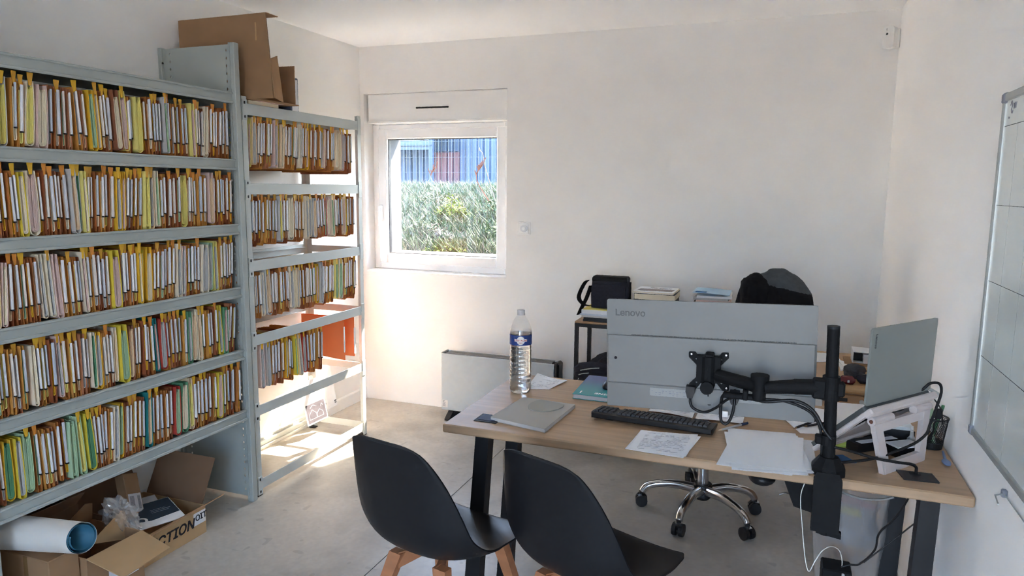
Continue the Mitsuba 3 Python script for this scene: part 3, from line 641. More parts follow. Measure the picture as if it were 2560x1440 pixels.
ls = obj('label_sticker', box(hx0 + .006, hx0 + .048, hy0 - .0008, hy0 + .001, .075, .125), 'm_labelwhite', ht, label='white rating label')
obj('print', cat(*[box(hx0 + .01, hx0 + .01 + .032 * (.4 + .6 * R.random()), hy0 - .0014, hy0 - .0007, .081 + .0062 * i, .0835 + .0062 * i) for i in range(7)]), 'm_ink', ls)

# ------------------------------------------------------------------ desk
DX0, DX1, DY0, DY1, DZ = 1.776, 3.338, 2.100, 2.822, .752
dk = thing('office_desk', 'wide oak topped office desk with black steel legs', 'desk')
obj('desktop', box(DX0, DX1, DY0, DY1, DZ - .030, DZ, .004), 'm_oak', dk)
def leg(xc, front):
    y0, y1 = (DY0 + .035, DY0 + .085) if front else (2.44, 2.49)
    s = -.035 if front else .035
    return hull([(x, y, .715) for x in (xc, xc + .048) for y in (y0, y1)] + [(x + (-.045 if xc < 2.5 else -.02), y + s * .4, 0.0) for x in (xc - .004, xc + .052) for y in (y0, y1)])
for xc, nm in ((1.884, 0), (3.218, 1)):
    a = obj('leg', leg(xc, True), 'm_steelblack', dk); b = obj('leg', leg(xc if not nm else 3.19, False), 'm_steelblack', dk)
obj('crossbar', box(1.884, 1.932, DY0 + .05, DY1 - .05, .69, .722), 'm_steelblack', dk)
obj('crossbar', hull([(3.218, DY0 + .05, .69), (3.266, DY0 + .05, .69), (3.19, 2.48, .69), (3.238, 2.48, .69), (3.218, DY0 + .05, .722), (3.266, DY0 + .05, .722), (3.19, 2.48, .722), (3.238, 2.48, .722)]), 'm_steelblack', dk)
obj('crossbar', box(1.93, 3.15, 2.44, 2.48, .69, .722), 'm_steelblack', dk)
g1 = obj('cable_port', box(1.862, 1.945, 2.168, 2.248, DZ - .002, DZ + .003, .001), 'm_rubber', dk, label='dark square cable port at the left end')
obj('lid', box(1.872, 1.935, 2.180, 2.240, DZ + .003, DZ + .0045, .001), 'm_navy', g1)
g2 = obj('cable_port', hull([(3.166, 2.226, DZ), (3.258, 2.232, DZ), (3.266, 2.168, DZ), (3.178, 2.160, DZ), (3.166, 2.226, DZ + .004), (3.258, 2.232, DZ + .004), (3.266, 2.168, DZ + .004), (3.178, 2.160, DZ + .004)]), 'm_black', dk, label='black square cable port at the right end')
obj('lid', hull([(3.197, 2.215, DZ + .004), (3.225, 2.217, DZ + .004), (3.226, 2.203, DZ + .004), (3.198, 2.201, DZ + .004), (3.197, 2.215, DZ + .006), (3.225, 2.217, DZ + .006), (3.226, 2.203, DZ + .006), (3.198, 2.201, DZ + .006)]), 'm_blackmatt', g2)

# ------------------------------------------------------------------ water bottle
wb = thing('water_bottle', 'clear ribbed plastic water bottle with a blue label on the desk', 'bottle')
bx, by = 1.887, 2.566
def prof(s=1.0):
    P = [(0, .006), (.020, .004), (.034, 0.0), (.040, .006), (.0425, .018)]
    z = .03
    for i in range(9):
        P += [(.0425, z), (.0432, z + .005), (.0405, z + .010), (.0405, z + .0115)]; z += .0165
    P += [(.0425, .182), (.0405, .188), (.0415, .192), (.0432, .196), (.0432, .232), (.0432, .236), (.0425, .245), (.039, .262), (.030, .284), (.020, .300), (.0145, .306), (.0135, .312)]
    return P
pr_ = prof()
_in = [(max(0, r - .0009), z + (.0012 if z < .02 else 0)) for r, z in pr_]
obj('shell', mv(lathe(pr_ + _in[::-1], 56), bx, by, DZ), 'm_plastic', wb, smooth=50)
wl = .236
wat = [(0, .0078)] + [(max(0, r - .0013), z + (.0016 if z < .02 else 0)) for r, z in pr_[1:] if z < .2] + [(.0420, .205), (.0420, wl), (0, wl)]
obj('water', mv(lathe(wat, 48), bx, by, DZ), 'm_water', wb, smooth=40)
obj('label_band', mv(lathe([(.0434, .194), (.0434, .2335), (.0436, .2335), (.0436, .194), (.0434, .194)], 48), bx, by, DZ), 'm_label', wb, smooth=40, label='blue paper label')
def wrap(m, r, a0):
    v = np.array(m.vertices); th = a0 + v[:, 0] / r; rr = r + v[:, 2]
    return TM(np.stack([bx + rr * np.cos(th), by + rr * np.sin(th), DZ + v[:, 1]], 1), m.faces)
_a = math.atan2(EYE[1] - by, EYE[0] - bx)
def sub(m, n=.004):
    v, f = trimesh.remesh.subdivide_to_size(m.vertices, m.faces, n); return TM(v, f)
obj('badge', cat(wrap(sub(mv(prism(Polygon([(.016 * math.cos(a), .0165 * math.sin(a)) for a in np.linspace(0, 6.283, 25)[:-1]]), .0006), 0, .214, 0)), .0436, _a), wrap(sub(mv(prism(Polygon([(-.025, -.005), (.025, -.005), (.025, .005), (-.025, .005)]), .0007), 0, .2145, 0)), .0436, _a)), 'm_labelwhite', wb, label='pale oval badge')
_t = text('CRISTALINE', .0062, .0004, True); _t.apply_translation((-_t.bounds[1][0] / 2, .2115, .0008))
_t2 = text('EAU', .0045, .0004, True); _t2.apply_translation((-_t2.bounds[1][0] / 2, .2035, .0008))
obj('lettering', cat(wrap(sub(_t), .0436, _a), wrap(sub(_t2), .0436, _a)), 'm_labelred', wb)
obj('cap', mv(cat(lathe([(0, .308), (.0155, .308), (.0155, .326), (.0145, .328), (0, .328)], 28)), bx, by, DZ), 'm_cap', wb, smooth=40, label='pale screw cap')

# ------------------------------------------------------------------ papers and things on the desk
def curled(P, lift, t=.0006, nu=8, nv=8):
    """a sheet of paper over the quad P (near left, near right, far right, far left) whose edges lift a little"""
    P = np.array(P, float)
    def fn(u, v, s):
        p = (P[0] * (1 - u) + P[1] * u) * (1 - v) + (P[3] * (1 - u) + P[2] * u) * v
        z = lift(u, v); return p + np.array((0, 0, z + t * s))
    return grid_surface(fn, nu, nv)
Z0 = DZ + .001
def lines(P, n, m0=.12, m1=.9, r=R, z=.0012, hgt=.0014):
    """rows of small print across the quad P"""
    P = np.array(P, float); out = []
    def at(u, v): return (P[0] * (1 - u) + P[1] * u) * (1 - v) + (P[3] * (1 - u) + P[2] * u) * v
    for i in range(n):
        v = m1 - (m1 - m0) * i / max(1, n - 1); u = m0
        while u < .85:
            l = r.uniform(.04, .16)
            if r.random() < .75:
                a, b = at(u, v), at(min(.9, u + l), v); d = at(u, v + .01) - a; d = d / np.linalg.norm(d) * hgt
                out.append(sheet([a + (0, 0, z), b + (0, 0, z), b + d + (0, 0, z), a + d + (0, 0, z)], .0003))
            u += l + .03
    return cat(*out)
nb = thing('notebook', 'grey covered notepad lying on the left part of the desk', 'notebook')
NBP = [(1.915, 2.191), (2.129, 2.143), (2.148, 2.441), (1.940, 2.455)]
def slab(P, z0, z1): return hull([(x, y, z) for x, y in P for z in (z0, z1)])
obj('pages', slab([(x * .992 + .0165, y * .992 + .0185) for x, y in NBP], Z0 + .002, Z0 + .012), 'm_fold_grey', nb)
obj('cover', slab(NBP, Z0 + .012, Z0 + .0135), 'm_greyboard', nb); obj('cover', slab(NBP, Z0, Z0 + .002), 'm_greyboard', nb)
op = thing('mouse_pad', 'small grey shield shaped pad lying on the notepad', 'pad')
_pp = [(.0, .055), (.025, .058), (.048, .054), (.056, .03), (.055, .0), (.045, -.03), (.028, -.052), (0, -.062), (-.028, -.052), (-.045, -.03), (-.055, 0), (-.056, .03), (-.048, .054), (-.025, .058)]
_m = prism(Polygon(_pp).buffer(.004), .004); obj('pad', frame(_m, (2.052, 2.367, Z0 + .0137), (.97, -.22, 0), (.22, .97, 0)), 'm_greypad', op)
pp = thing('paper_sheet', 'white printed sheet behind the water bottle', 'paper')
_P = [(1.925, 2.60, Z0), (1.975, 2.64, Z0), (2.012, 2.785, Z0), (1.868, 2.832, Z0)]
_P = [(1.895, 2.60, Z0), (1.985, 2.635, Z0), (2.02, 2.775, Z0), (1.868, 2.835, Z0)]
obj('sheet', curled(_P, lambda u, v: .006 * (2 * u - 1) ** 2 * v), 'm_paper', pp); obj('print', lines(_P, 9, z=.004), 'm_ink', pp)
# teal book
bk = thing('book', 'blue and teal softcover book lying left of the monitor', 'book')
BKP = [(2.105, 2.552), (2.30, 2.552), (2.30, 2.845), (2.094, 2.845)]
mat('m_bookcover', proc(lambda p, n, uv: mix(L((44, 138, 142)), L((74, 92, 140)), smoothstep(2.60, 2.80, p.y))), 0.35)
obj('pages', slab([(2.108, 2.555), (2.296, 2.555), (2.296, 2.842), (2.098, 2.842)], Z0 + .001, Z0 + .017), 'm_fold_grey', bk)
obj('cover', slab(BKP, Z0 + .017, Z0 + .0185), 'm_bookcover', bk); obj('cover', slab(BKP, Z0, Z0 + .0015), 'm_bookcover', bk)
_tx = text('PISCINE', .019, .0006, True); rot(_tx, 180, (0, 0, 1)); mv(_tx, 2.292, 2.598, Z0 + .0186)
_ty = text('LE CHANT', .012, .0006, False); rot(_ty, 180, (0, 0, 1)); mv(_ty, 2.29, 2.82, Z0 + .0186)
obj('lettering', cat(_tx, _ty, *[box(2.126, 2.131, 2.575 + .008 * i, 2.580 + .008 * i, Z0 + .0185, Z0 + .0190) for i in range(4)]), 'm_paper', bk, label='white upside down title')
ms = thing('computer_mouse', 'black computer mouse on the teal book at the monitor edge', 'mouse')
_s = trimesh.creation.icosphere(3, 1.0); _v = np.array(_s.vertices); _v[:, 2] = np.maximum(_v[:, 2], -.25); _v *= np.array((.030, .052, .026)); _s = TM(_v, _s.faces)
obj('body', mv(rot(_s.copy(), -20, (0, 0, 1)), 2.225, 2.70, Z0 + .0255), 'm_black', ms, smooth=True)
obj('side_strip', mv(rot(TM(np.array(_s.vertices) * (1.02, .9, .55), _s.faces), -20, (0, 0, 1)), 2.225, 2.70, Z0 + .0255), 'm_silver', ms, smooth=True)
# keyboard
kb = thing('keyboard', 'black full size computer keyboard in front of the monitor', 'keyboard')
def kf(m): return frame(m, (2.232, 2.338, Z0), (.4115, -.030, .0), (.03, .41, .012))
KW, KD = .414, .112
body = hull([(x, y, z) for (x, y, z) in ((0.004, 0, .010), (KW - .004, 0, .010), (0.004, 0, .024), (KW - .004, 0, .024), (0, .01, .004), (KW, .01, .004), (0, .01, .026), (KW, .01, .026), (0, KD - .004, .002), (KW, KD - .004, .002), (0, KD, .009), (KW, KD, .009), (0, KD - .01, .014), (KW, KD - .01, .014))])
obj('body', kf(body), 'm_black', kb)
def ktop(y): return .026 - (y - .012) / (KD - .022) * .012
def keycap(x, y, w, d=.0145): return kf(hull([(x + a * w, y + b * d, ktop(y + b * d) - .001) for a in (0, 1) for b in (0, 1)] + [(x + .0018 + a * (w - .0036), y + .0015 + b * (d - .003), ktop(y + b * d) + .0052) for a in (0, 1) for b in (0, 1)]))
mat('m_key', (42, 42, 46), 0.55)
for row in range(6):
    y = .015 + row * .0155
    x = .008
    while x < .400:
        if 3 < row < 6 and .098 < x < .104: x += .006
        w = .0145
        if row == 5 and x > .2: w = .088 if x < .27 else .0175
        if x < .078: w = .0150
        if x + w > KW - .008: break
        if not (.0735 < x < .079 or .126 < x < .131):
            obj('key', keycap(x, y, w), 'm_key', kb)
        x += w + .0016
for x in (.045, KW - .07): obj('foot', kf(box(x, x + .03, .02, .032, -.001, .008)), 'm_blackmatt', kb)
# papers
def stack(name, label, base, n, seed, spread, mt='m_paper', dz=.0011, ang=6):
    r = random.Random(seed); k = thing(name, label, 'papers'); c = np.mean(base, 0)
    for i in range(n):
        a = math.radians(r.gauss(0, ang) if i < n - 1 else 0); o = np.array((r.gauss(0, spread), r.gauss(0, spread))) if i < n - 1 else np.zeros(2)
        Q = [c + o + np.array((math.cos(a) * (x - c[0]) - math.sin(a) * (y - c[1]), math.sin(a) * (x - c[0]) + math.cos(a) * (y - c[1]))) for x, y in base]
        e = r.uniform(.0, .002)
        P = [(q[0], q[1], Z0 + dz * i) for q in Q]
        obj('sheet', curled(P, lambda u, v: e * (abs(2 * u - 1) ** 3 + abs(2 * v - 1) ** 3), nu=6, nv=6), mt if i % 3 else 'm_paper2', k)
    return k, [(q[0], q[1], Z0 + dz * (n - 1) + .0015) for q in base]
_k, _P = stack('paper_stack', 'two overlapping printed sheets at the front edge of the desk', [np.array(p) for p in ((2.416, 2.085), (2.590, 2.090), (2.602, 2.302), (2.422, 2.276))], 3, 5, .006, ang=2)
obj('print', lines(_P, 14, z=.001), 'm_ink', _k)
_k, _P = stack('paper_stack', 'messy stack of white sheets beside the clamped pole', [np.array(p) for p in ((2.706, 2.074), (2.912, 2.088), (2.922, 2.378), (2.706, 2.384))], 9, 8, .014, ang=8)
# spiral notebook below the monitor
sn = thing('spiral_notebook', 'open white spiral notebook under the monitor edge', 'notebook')
_PL, _PR = [(2.405, 2.50, Z0), (2.563, 2.475, Z0), (2.566, 2.70, Z0), (2.41, 2.72, Z0)], [(2.572, 2.472, Z0), (2.731, 2.478, Z0), (2.735, 2.70, Z0), (2.575, 2.70, Z0)]
obj('page', curled(_PL, lambda u, v: .004 * math.sin(u * 3.1) + .002), 'm_paper', sn); obj('page', curled(_PR, lambda u, v: .004 * math.sin(u * 3.1) + .002), 'm_paper', sn)
obj('spiral', cat(*[tube([(2.562 + .001 * (i % 2), 2.478 + i * .011, Z0 + .002), (2.567, 2.479 + i * .011, Z0 + .009), (2.574, 2.480 + i * .011, Z0 + .002)], .0008, 5) for i in range(20)]), 'm_silver', sn)
obj('print', cat(lines(_PR, 9, m1=.5, z=.0075), lines(_PL, 4, m1=.3, z=.0075)), 'm_ink', sn)
pn = thing('ballpoint_pen', 'clear ballpoint pen with a blue cap beside the keyboard', 'pen')
a, b = np.array((2.660, 2.372, Z0 + .005)), np.array((2.746, 2.489, Z0 + .005)); d = b - a
obj('barrel', tube([a + d * .10, b - d * .22], .0038, 8), 'm_fold_grey', pn); obj('tip', tube([a, a + d * .1], [.0012, .0036], 8), 'm_fold_buff', pn); obj('cap', tube([b - d * .22, b], .0046, 8), 'm_navy', pn)
for i, (P, lab) in enumerate((([(2.914, 2.462), (2.975, 2.478), (2.968, 2.600), (2.862, 2.592)], 'white sheet left of the pole under the dark pens'), ([(2.93, 2.60), (3.09, 2.56), (3.115, 2.74), (2.955, 2.76)], 'white sheet behind the pole in front of the cabinet'), ([(3.005, 2.60), (3.15, 2.63), (3.135, 2.81), (3.03, 2.80)], 'tilted white sheet behind the laptop lid'))):
    k = thing('paper_sheet', lab, 'paper'); P = [(x, y, Z0 + .002 * i) for x, y in P]
    obj('sheet', curled(P, lambda u, v: .004 * v + (.016 * v if i == 2 else 0)), 'm_paper', k)
for i, (a, b, lab) in enumerate((((2.893, 2.480), (2.965, 2.600), 'dark pencil lying on the sheet left of the pole'), ((2.925, 2.515), (3.01, 2.585), 'second dark pencil crossing the first left of the pole'))):
    k = thing('pencil', lab, 'pencil'); a, b = np.array((*a, Z0 + .007)), np.array((*b, Z0 + .007 + .006 * i)); d = b - a
    obj('shaft', tube([a + d * .12, b], .0038, 6), 'm_inkdark', k); obj('tip', tube([a, a + d * .12], [.0008, .0036], 6), 'm_tapebrown', k)

# ------------------------------------------------------------------ monitor on its arm
mo = thing('monitor', 'grey monitor seen from behind on a black arm', 'monitor')
MC = np.array((2.622, 2.245, 1.0275)); MW, MH = .632, .354
def mf(m):      # monitor axes: x to the right, y up, z towards the camera (-y); rolled so that its right side is higher
    a = math.radians(1.75); return frame(m, MC, (math.cos(a), 0, math.sin(a)), (-math.sin(a), 0, math.cos(a)))
obj('back_cover', mf(mv(prism(rrect(MW, MH, .006), .012), 0, 0, -.012)), 'm_silver', mo)
obj('screen', mf(box(-MW / 2 + .006, MW / 2 - .006, -MH / 2 + .012, MH / 2 - .006, -.0145, -.012)), 'm_black', mo)
ph = obj('lower_housing', mf(hull([(x, y, z) for x in (-.3155, .3155) for y in (-.098, .062) for z in (.0, .004)] + [(x, y, .011) for x in (-.309, .309) for y in (-.092, .0612)])), 'm_silver', mo)
for i in range(118):
    obj('vent_hole', mf(box(-.235 + i * .0042, -.2328 + i * .0042, .0615, .0650, -.001, .0015)), 'm_dark', ph)
obj('lettering', mf(frame(text('Lenovo', .0205, .0008, True), (-.290, .125, .0003), (1, 0, 0), (0, 1, 0))), mat('m_logo', (92, 92, 91), .4), mo, label='grey maker name')
obj('bottom_cover', mf(box(-.3155, .3155, -.176, -.098, 0, .003, .001)), 'm_silver', mo)
for x0, x1, nm in ((-.175, -.045, 0), (.045, .165, 1)):
    s = obj('label_sticker', mf(box(x0, x1, -.132, -.106, .003, .0036)), 'm_sticker', mo)
    obj('print', mf(cat(*[box(x0 + .006 + .011 * i, x0 + .006 + .011 * i + .008 * R.random() + .002, -.128 + .006 * j, -.1258 + .006 * j, .0036, .004) for i in range(int((x1 - x0) / .0115) - 1) for j in range(3) if R.random() < .6])), 'm_ink', s)
obj('lock_slot', mf(cat(box(.006, .015, -.149, -.146, .0028, .0036))), 'm_dark', mo)
obj('slot_frame', mf(cat(box(-.003, .022, -.158, -.1565, .003, .004), box(.0205, .022, -.158, -.136, .003, .004))), 'm_ink', mo)
obj('button', mf(lathe([(0, 0), (.0045, 0), (.0045, .0022), (0, .0022)], 16).apply_translation((-.285, -.012, .012))), 'm_inkdark', mo, smooth=40)
obj('screw_hole', mf(lathe([(0, 0), (.003, 0), (.003, .0012), (0, .0012)], 12).apply_translation((.007, -.118, .003))), 'm_dark', mo)

ar = thing('clamp_stand', 'black steel monitor arm with pole clamped to the front edge of the desk', 'monitor arm')
PX, PY = 2.975, 2.130
obj('pole', cat(cyl((PX + .006, PY, .79), (PX - .006, PY, 1.172), .0165, 24)), 'm_blackmatt', ar, smooth=40)
obj('pole_cap', cyl((PX - .006, PY, 1.172), (PX - .0062, PY, 1.1785), .0168, 24), 'm_rubber', ar, smooth=40)
V8 = lambda r, z, y0=0: [(PX + .006 + r * math.cos(a), PY + y0 + r * math.sin(a), z) for a in np.linspace(0, 2 * math.pi, 9)[:-1] + math.pi / 8]
obj('base', cat(hull(V8(.047, .753) + V8(.047, .775) + V8(.026, .803))), 'm_blackmatt', ar)
obj('clamp_plate', cat(hull([(x, y, z) for x in (2.943, 3.016) for y in (2.072, 2.092) for z in (.752, .60)] + [(x, 2.082, .77) for x in (2.95, 3.008)]), box(2.955, 3.005, 2.08, 2.17, .600, .612)), 'm_blackmatt', ar)
kn = obj('clamp_knob', cat(cyl((2.985, 2.125, .60), (2.985, 2.125, .664), .006, 10)), 'm_chrome', ar, label='steel clamp screw')
obj('grip', cat(cyl((2.985, 2.125, .575), (2.985, 2.125, .604), .020, 14), hull([(2.96, 2.11, .578), (3.025, 2.10, .574), (3.025, 2.115, .574), (2.96, 2.14, .578), (2.96, 2.11, .600), (3.025, 2.10, .592), (3.025, 2.115, .592), (2.96, 2.14, .600)])), 'm_blackmatt', kn)
obj('pole_clip', cat(cyl((PX, PY, .838), (PX, PY, .866), .0215, 16), box(PX - .034, PX - .014, PY - .012, PY + .012, .838, .864, .004)), 'm_blackmatt', ar)
HC = np.array((PX - .002, PY, 1.004))
obj('collar', cat(cyl(HC + (0, 0, -.036), HC + (0, 0, .032), .0235, 20), box(HC[0] - .048, HC[0] - .012, PY - .018, PY + .02, HC[2] - .034, HC[2] + .022, .005), box(HC[0] + .014, HC[0] + .036, PY - .014, PY + .014, HC[2] - .024, HC[2] + .018, .005)), 'm_blackmatt', ar)
J1, J2 = np.array((2.785, 2.10, .992)), np.array((2.648, 2.195, .992))
obj('arm_segment', tube([HC + (-.02, .005, -.004), HC + (-.085, -.005, -.006), J1 + (.01, 0, .0)], [.021, .021, .0175], 14), 'm_blackmatt', ar, smooth=40)
obj('arm_sleeve', tube([HC + (-.03, .004, -.004), HC + (-.095, -.006, -.007)], [.0225, .0225], 14), 'm_blackmatt', ar, smooth=40)
obj('joint', cat(cyl(J1 + (0, 0, -.034), J1 + (0, 0, .036), .0185, 18), cyl(J1 + (0, 0, .022), J1 + (0, 0, .036), .0255, 24)), 'm_blackmatt', ar, smooth=40)
obj('cable_clip', cat(box(J1[0] - .10, J1[0] - .015, J1[1] + .005, J1[1] + .03, J1[2] - .045, J1[2] - .030, .003), box(J1[0] - .045, J1[0] - .030, J1[1] - .002, J1[1] + .03, J1[2] - .045, J1[2] - .015, .003)), 'm_blackmatt', ar)
obj('arm_segment', tube([J1 + (-.005, .005, 0), J2 + (.015, -.01, 0)], [.0195, .0195], 14), 'm_blackmatt', ar, smooth=40)
obj('swivel', cat(hull([(x, y, z) for x in (2.598, 2.668) for y in (2.19, 2.222) for z in (.965, 1.045)]), cyl((2.633, 2.17, .952), (2.633, 2.222, .952), .02, 14), box(2.622, 2.648, 2.18, 2.222, 1.045, 1.056, .003), cyl((2.633, 2.205, .962), (2.633, 2.205, 1.045), .024, 16)), 'm_blackmatt', ar)
_arm = [(-.052, .052)]
def vesa():
    P = [(-.060, .043), (-.060, .060), (-.040, .060), (-.018, .030), (.018, .030), (.040, .060), (.060, .060), (.060, .043), (.030, .012), (.030, -.012), (.060, -.043), (.060, -.060), (.040, -.060), (.018, -.030), (-.018, -.030), (-.040, -.060), (-.060, -.060), (-.060, -.043), (-.030, -.012), (-.030, .012)]
    g = Polygon(P).buffer(.004).buffer(-.008).buffer(.004)
    from shapely.geometry import Point
    for sx in (-1, 1):
        for sy in (-1, 1):
            g = g.difference(Point(sx * .0375, sy * .0375).buffer(.0028))
    return g
def vf(m): a = math.radians(3); return frame(m, (2.632, 2.231, .992), (math.cos(a), 0, math.sin(a)), (-math.sin(a), 0, math.cos(a)))
vp = obj('mounting_plate', vf(prism(vesa(), .004)), 'm_blackmatt', ar, label='black cross shaped mounting plate')
for sx in (-1, 1):
    for sy in (-1, 1):
        obj('screw', vf(lathe([(0, 0), (.0036, 0), (.003, .0025), (0, .003)], 12).apply_translation((sx * .052, sy * .052, .004))), 'm_chrome', vp, smooth=40)
ck = lambda name, P, r, m, label, c='cable', sm=8, sides=8: obj(name, tube(P, r, sides, sm), m, smooth=True, label=label, cat_=c)
ck('monitor_cable', [(2.580, 2.236, .930), (2.580, 2.215, .905), (2.590, 2.205, .878), (2.625, 2.20, .868), (2.660, 2.19, .888), (2.70, 2.17, .928), (2.75, 2.13, .950), (2.80, 2.125, .951), (2.86, 2.12, .952), (2.92, 2.125, .93), (2.948, 2.128, .895), (2.958, 2.13, .855), (2.962, 2.135, .80), (2.958, 2.15, .757)], .0042, 'm_black', 'black power cable looping from the monitor along the arm to the pole')
ck('display_cable', [(2.712, 2.236, .938), (2.714, 2.205, .92), (2.712, 2.20, .885), (2.703, 2.20, .852), (2.690, 2.20, .838), (2.677, 2.20, .852), (2.675, 2.20, .90), (2.685, 2.19, .935), (2.73, 2.16, .944), (2.80, 2.12, .945), (2.88, 2.12, .957), (2.93, 2.12, .935), (2.962, 2.11, .885), (2.983, 2.105, .86)], .0045, 'm_black', 'black display cable hanging in a narrow loop under the monitor')
pl = thing('cable_plug', 'black plug in the left socket of the monitor', 'plug'); obj('body', hull([(x, y, z) for x in (2.567, 2.594) for y in (2.205, 2.240) for z in (.925, .942)] + [(x, y, .905) for x in (2.573, 2.588) for y in (2.205, 2.225)]), 'm_black', pl)
pl = thing('cable_plug', 'black plug in the middle socket of the monitor', 'plug'); obj('body', hull([(x, y, z) for x in (2.698, 2.727) for y in (2.205, 2.240) for z in (.916, .940)] + [(x, y, .90) for x in (2.704, 2.720) for y in (2.205, 2.225)]), 'm_black', pl)
obj('cable_tag', box(2.681, 2.697, 2.193, 2.195, .862, .880), 'm_labelwhite', label='small white printed tag on the looped display cable', cat_='tag')

# ------------------------------------------------------------------ laptop on its stand
HA, HB = np.array((3.060, 2.145, .955)), np.array((3.262, 2.413, .955))
hx = (HB - HA) / np.linalg.norm(HB - HA); fx = np.array((-hx[1], hx[0], 0)); LWD = np.linalg.norm(HB - HA)
tilt = math.radians(45); bd_ = fx * math.cos(tilt) - np.array((0, 0, 1)) * math.sin(tilt)
lid_ = (-fx * math.sin(math.radians(-4)) * 0 + np.array((0, 0, 1)) + np.cross(np.array((0, 0, 1)), hx) * -.02); lid_ /= np.linalg.norm(lid_)
lp = thing('laptop', 'open grey laptop raised on a pale stand at the right end of the desk', 'laptop')
mat('m_laptop', (128, 132, 128), .4, spec=.4)
obj('lid', frame(mv(prism(rrect(LWD, .222, .008), .006), LWD / 2, .111, 0), HA, hx, lid_), 'm_laptop', lp)
obj('screen', frame(box(.008, LWD - .008, .012, .214, -.0012, 0), HA, hx, lid_), 'm_black', lp)
_t = text('Lenovo', .0085, .0005, True)
obj('lettering', frame(_t, HA + hx * .017 + lid_ * .205 + np.cross(hx, lid_) * .006, -lid_, hx), mat('m_logo2', (62, 64, 66), .4), lp, label='dark maker name down the lid edge')
obj('base', frame(mv(prism(rrect(LWD, .222, .008), .013), LWD / 2, .111, -.013), HA, hx, bd_), mat('m_lapbase', (74, 77, 77), .4), lp)
obj('keyboard_deck', frame(box(.02, LWD - .02, .015, .13, 0, .0014), HA, hx, bd_), 'm_black', lp)
sd = thing('laptop_stand', 'pale folding laptop stand with an open frame leg', 'laptop stand')
nb_ = np.cross(hx, bd_)
def sf(m): return frame(m, HA - nb_ * .0135, hx, bd_)
obj('tray', sf(cat(box(-.004, .026, -.012, .225, -.013, 0, .003), box(LWD - .026, LWD + .004, -.012, .225, -.013, 0, .003), box(-.004, LWD + .004, -.014, .016, -.020, 0, .004), box(.02, LWD - .02, .205, .225, -.010, 0, .003))), 'm_stand', sd)
obj('lip', sf(box(.02, LWD - .02, .225, .240, -.010, .012, .003)), 'm_stand', sd)
FA, FB = np.array((3.126, 2.186, DZ)), np.array((3.250, 2.352, DZ))
TA, TB = HA + hx * .03 - nb_ * .042 + bd_ * .02, HB - hx * .03 - nb_ * .042 + bd_ * .02
def bar(a, b, w, t_=.012, n=None):
    d = b - a; d = d / np.linalg.norm(d); n = np.array(n); s = np.cross(d, n); s /= np.linalg.norm(s)
    return hull([p + s * w / 2 * i + n * t_ / 2 * j for p in (a, b) for i in (-1, 1) for j in (-1, 1)])
nn = np.cross(hx, (TA - FA) / np.linalg.norm(TA - FA))
lg = obj('leg_frame', cat(bar(FA + hx * .012 + (0, 0, .004), TA + hx * .008, .033, .016, nn), bar(FB - hx * .012 + (0, 0, .004), TB - hx * .008, .033, .016, nn), bar(FA + (0, 0, .014), FB + (0, 0, .014), .032, .016, nn), bar(TA + (0, 0, -.022), TB + (0, 0, -.022), .026, .014, nn)), 'm_stand', sd)
obj('hinge', cyl(TA - hx * .012, TA + hx * .085, .0125, 14), 'm_stand', sd, smooth=40)
obj('hinge', cyl(TB - hx * .075, TB + hx * .010, .0125, 14), 'm_stand', sd, smooth=40)
obj('pin', cat(cyl(TA - hx * .0135, TA - hx * .010, .0055, 12)), 'm_rust', sd)
obj('brace', hull([p + dz * np.array((0, 0, 1)) for p in (HA + hx * .05 - nb_ * .03 + bd_ * .06, HB - hx * .05 - nb_ * .03 + bd_ * .06, HA + hx * .05 - nb_ * .02 + bd_ * .19, HB - hx * .05 - nb_ * .02 + bd_ * .19) for dz in (0, .006)]), 'm_standshadow', sd)
ck('laptop_cable', [(3.228, 2.376, .952), (3.242, 2.372, .965), (3.258, 2.366, .985), (3.278, 2.352, .990), (3.282, 2.335, .97), (3.270, 2.315, .93), (3.252, 2.285, .885), (3.238, 2.265, .855), (3.195, 2.24, .825), (3.10, 2.17, .80), (3.03, 2.14, .79), (3.0, 2.118, .790), (2.985, 2.112, .79)], .0040, 'm_black', 'black cable arching over the laptop hinge and crossing to the pole')
ck('port_cable', [(2.992, 2.12, .835), (3.04, 2.14, .822), (3.10, 2.155, .806), (3.16, 2.17, .797), (3.195, 2.19, .79), (3.212, 2.205, .778), (3.214, 2.209, .757)], .0042, 'm_black', 'black cable dropping into the right cable port')
us = thing('usb_stick', 'metal memory stick plugged into the laptop side', 'memory stick'); obj('body', frame(box(0, .034, -.008, .008, 0, .005, .001), HB + np.array((0, 0, .0)), (.75, -.3, -.35), hx), 'm_alu', us)
ck('thin_cable', [(3.264, 2.405, .945), (3.285, 2.40, .92), (3.30, 2.40, .895), (3.31, 2.42, .85)], .002, 'm_black', 'thin black cable hanging behind the laptop hinge')
ad = thing('cable_adapter', 'small black adapter hanging behind the pen cup', 'adapter'); obj('body', frame(box(-.009, .009, -.032, 0, -.005, .005, .002), (3.296, 2.405, .900), (.9, .2, -.1), (.10, .0, 1)), 'm_black', ad)
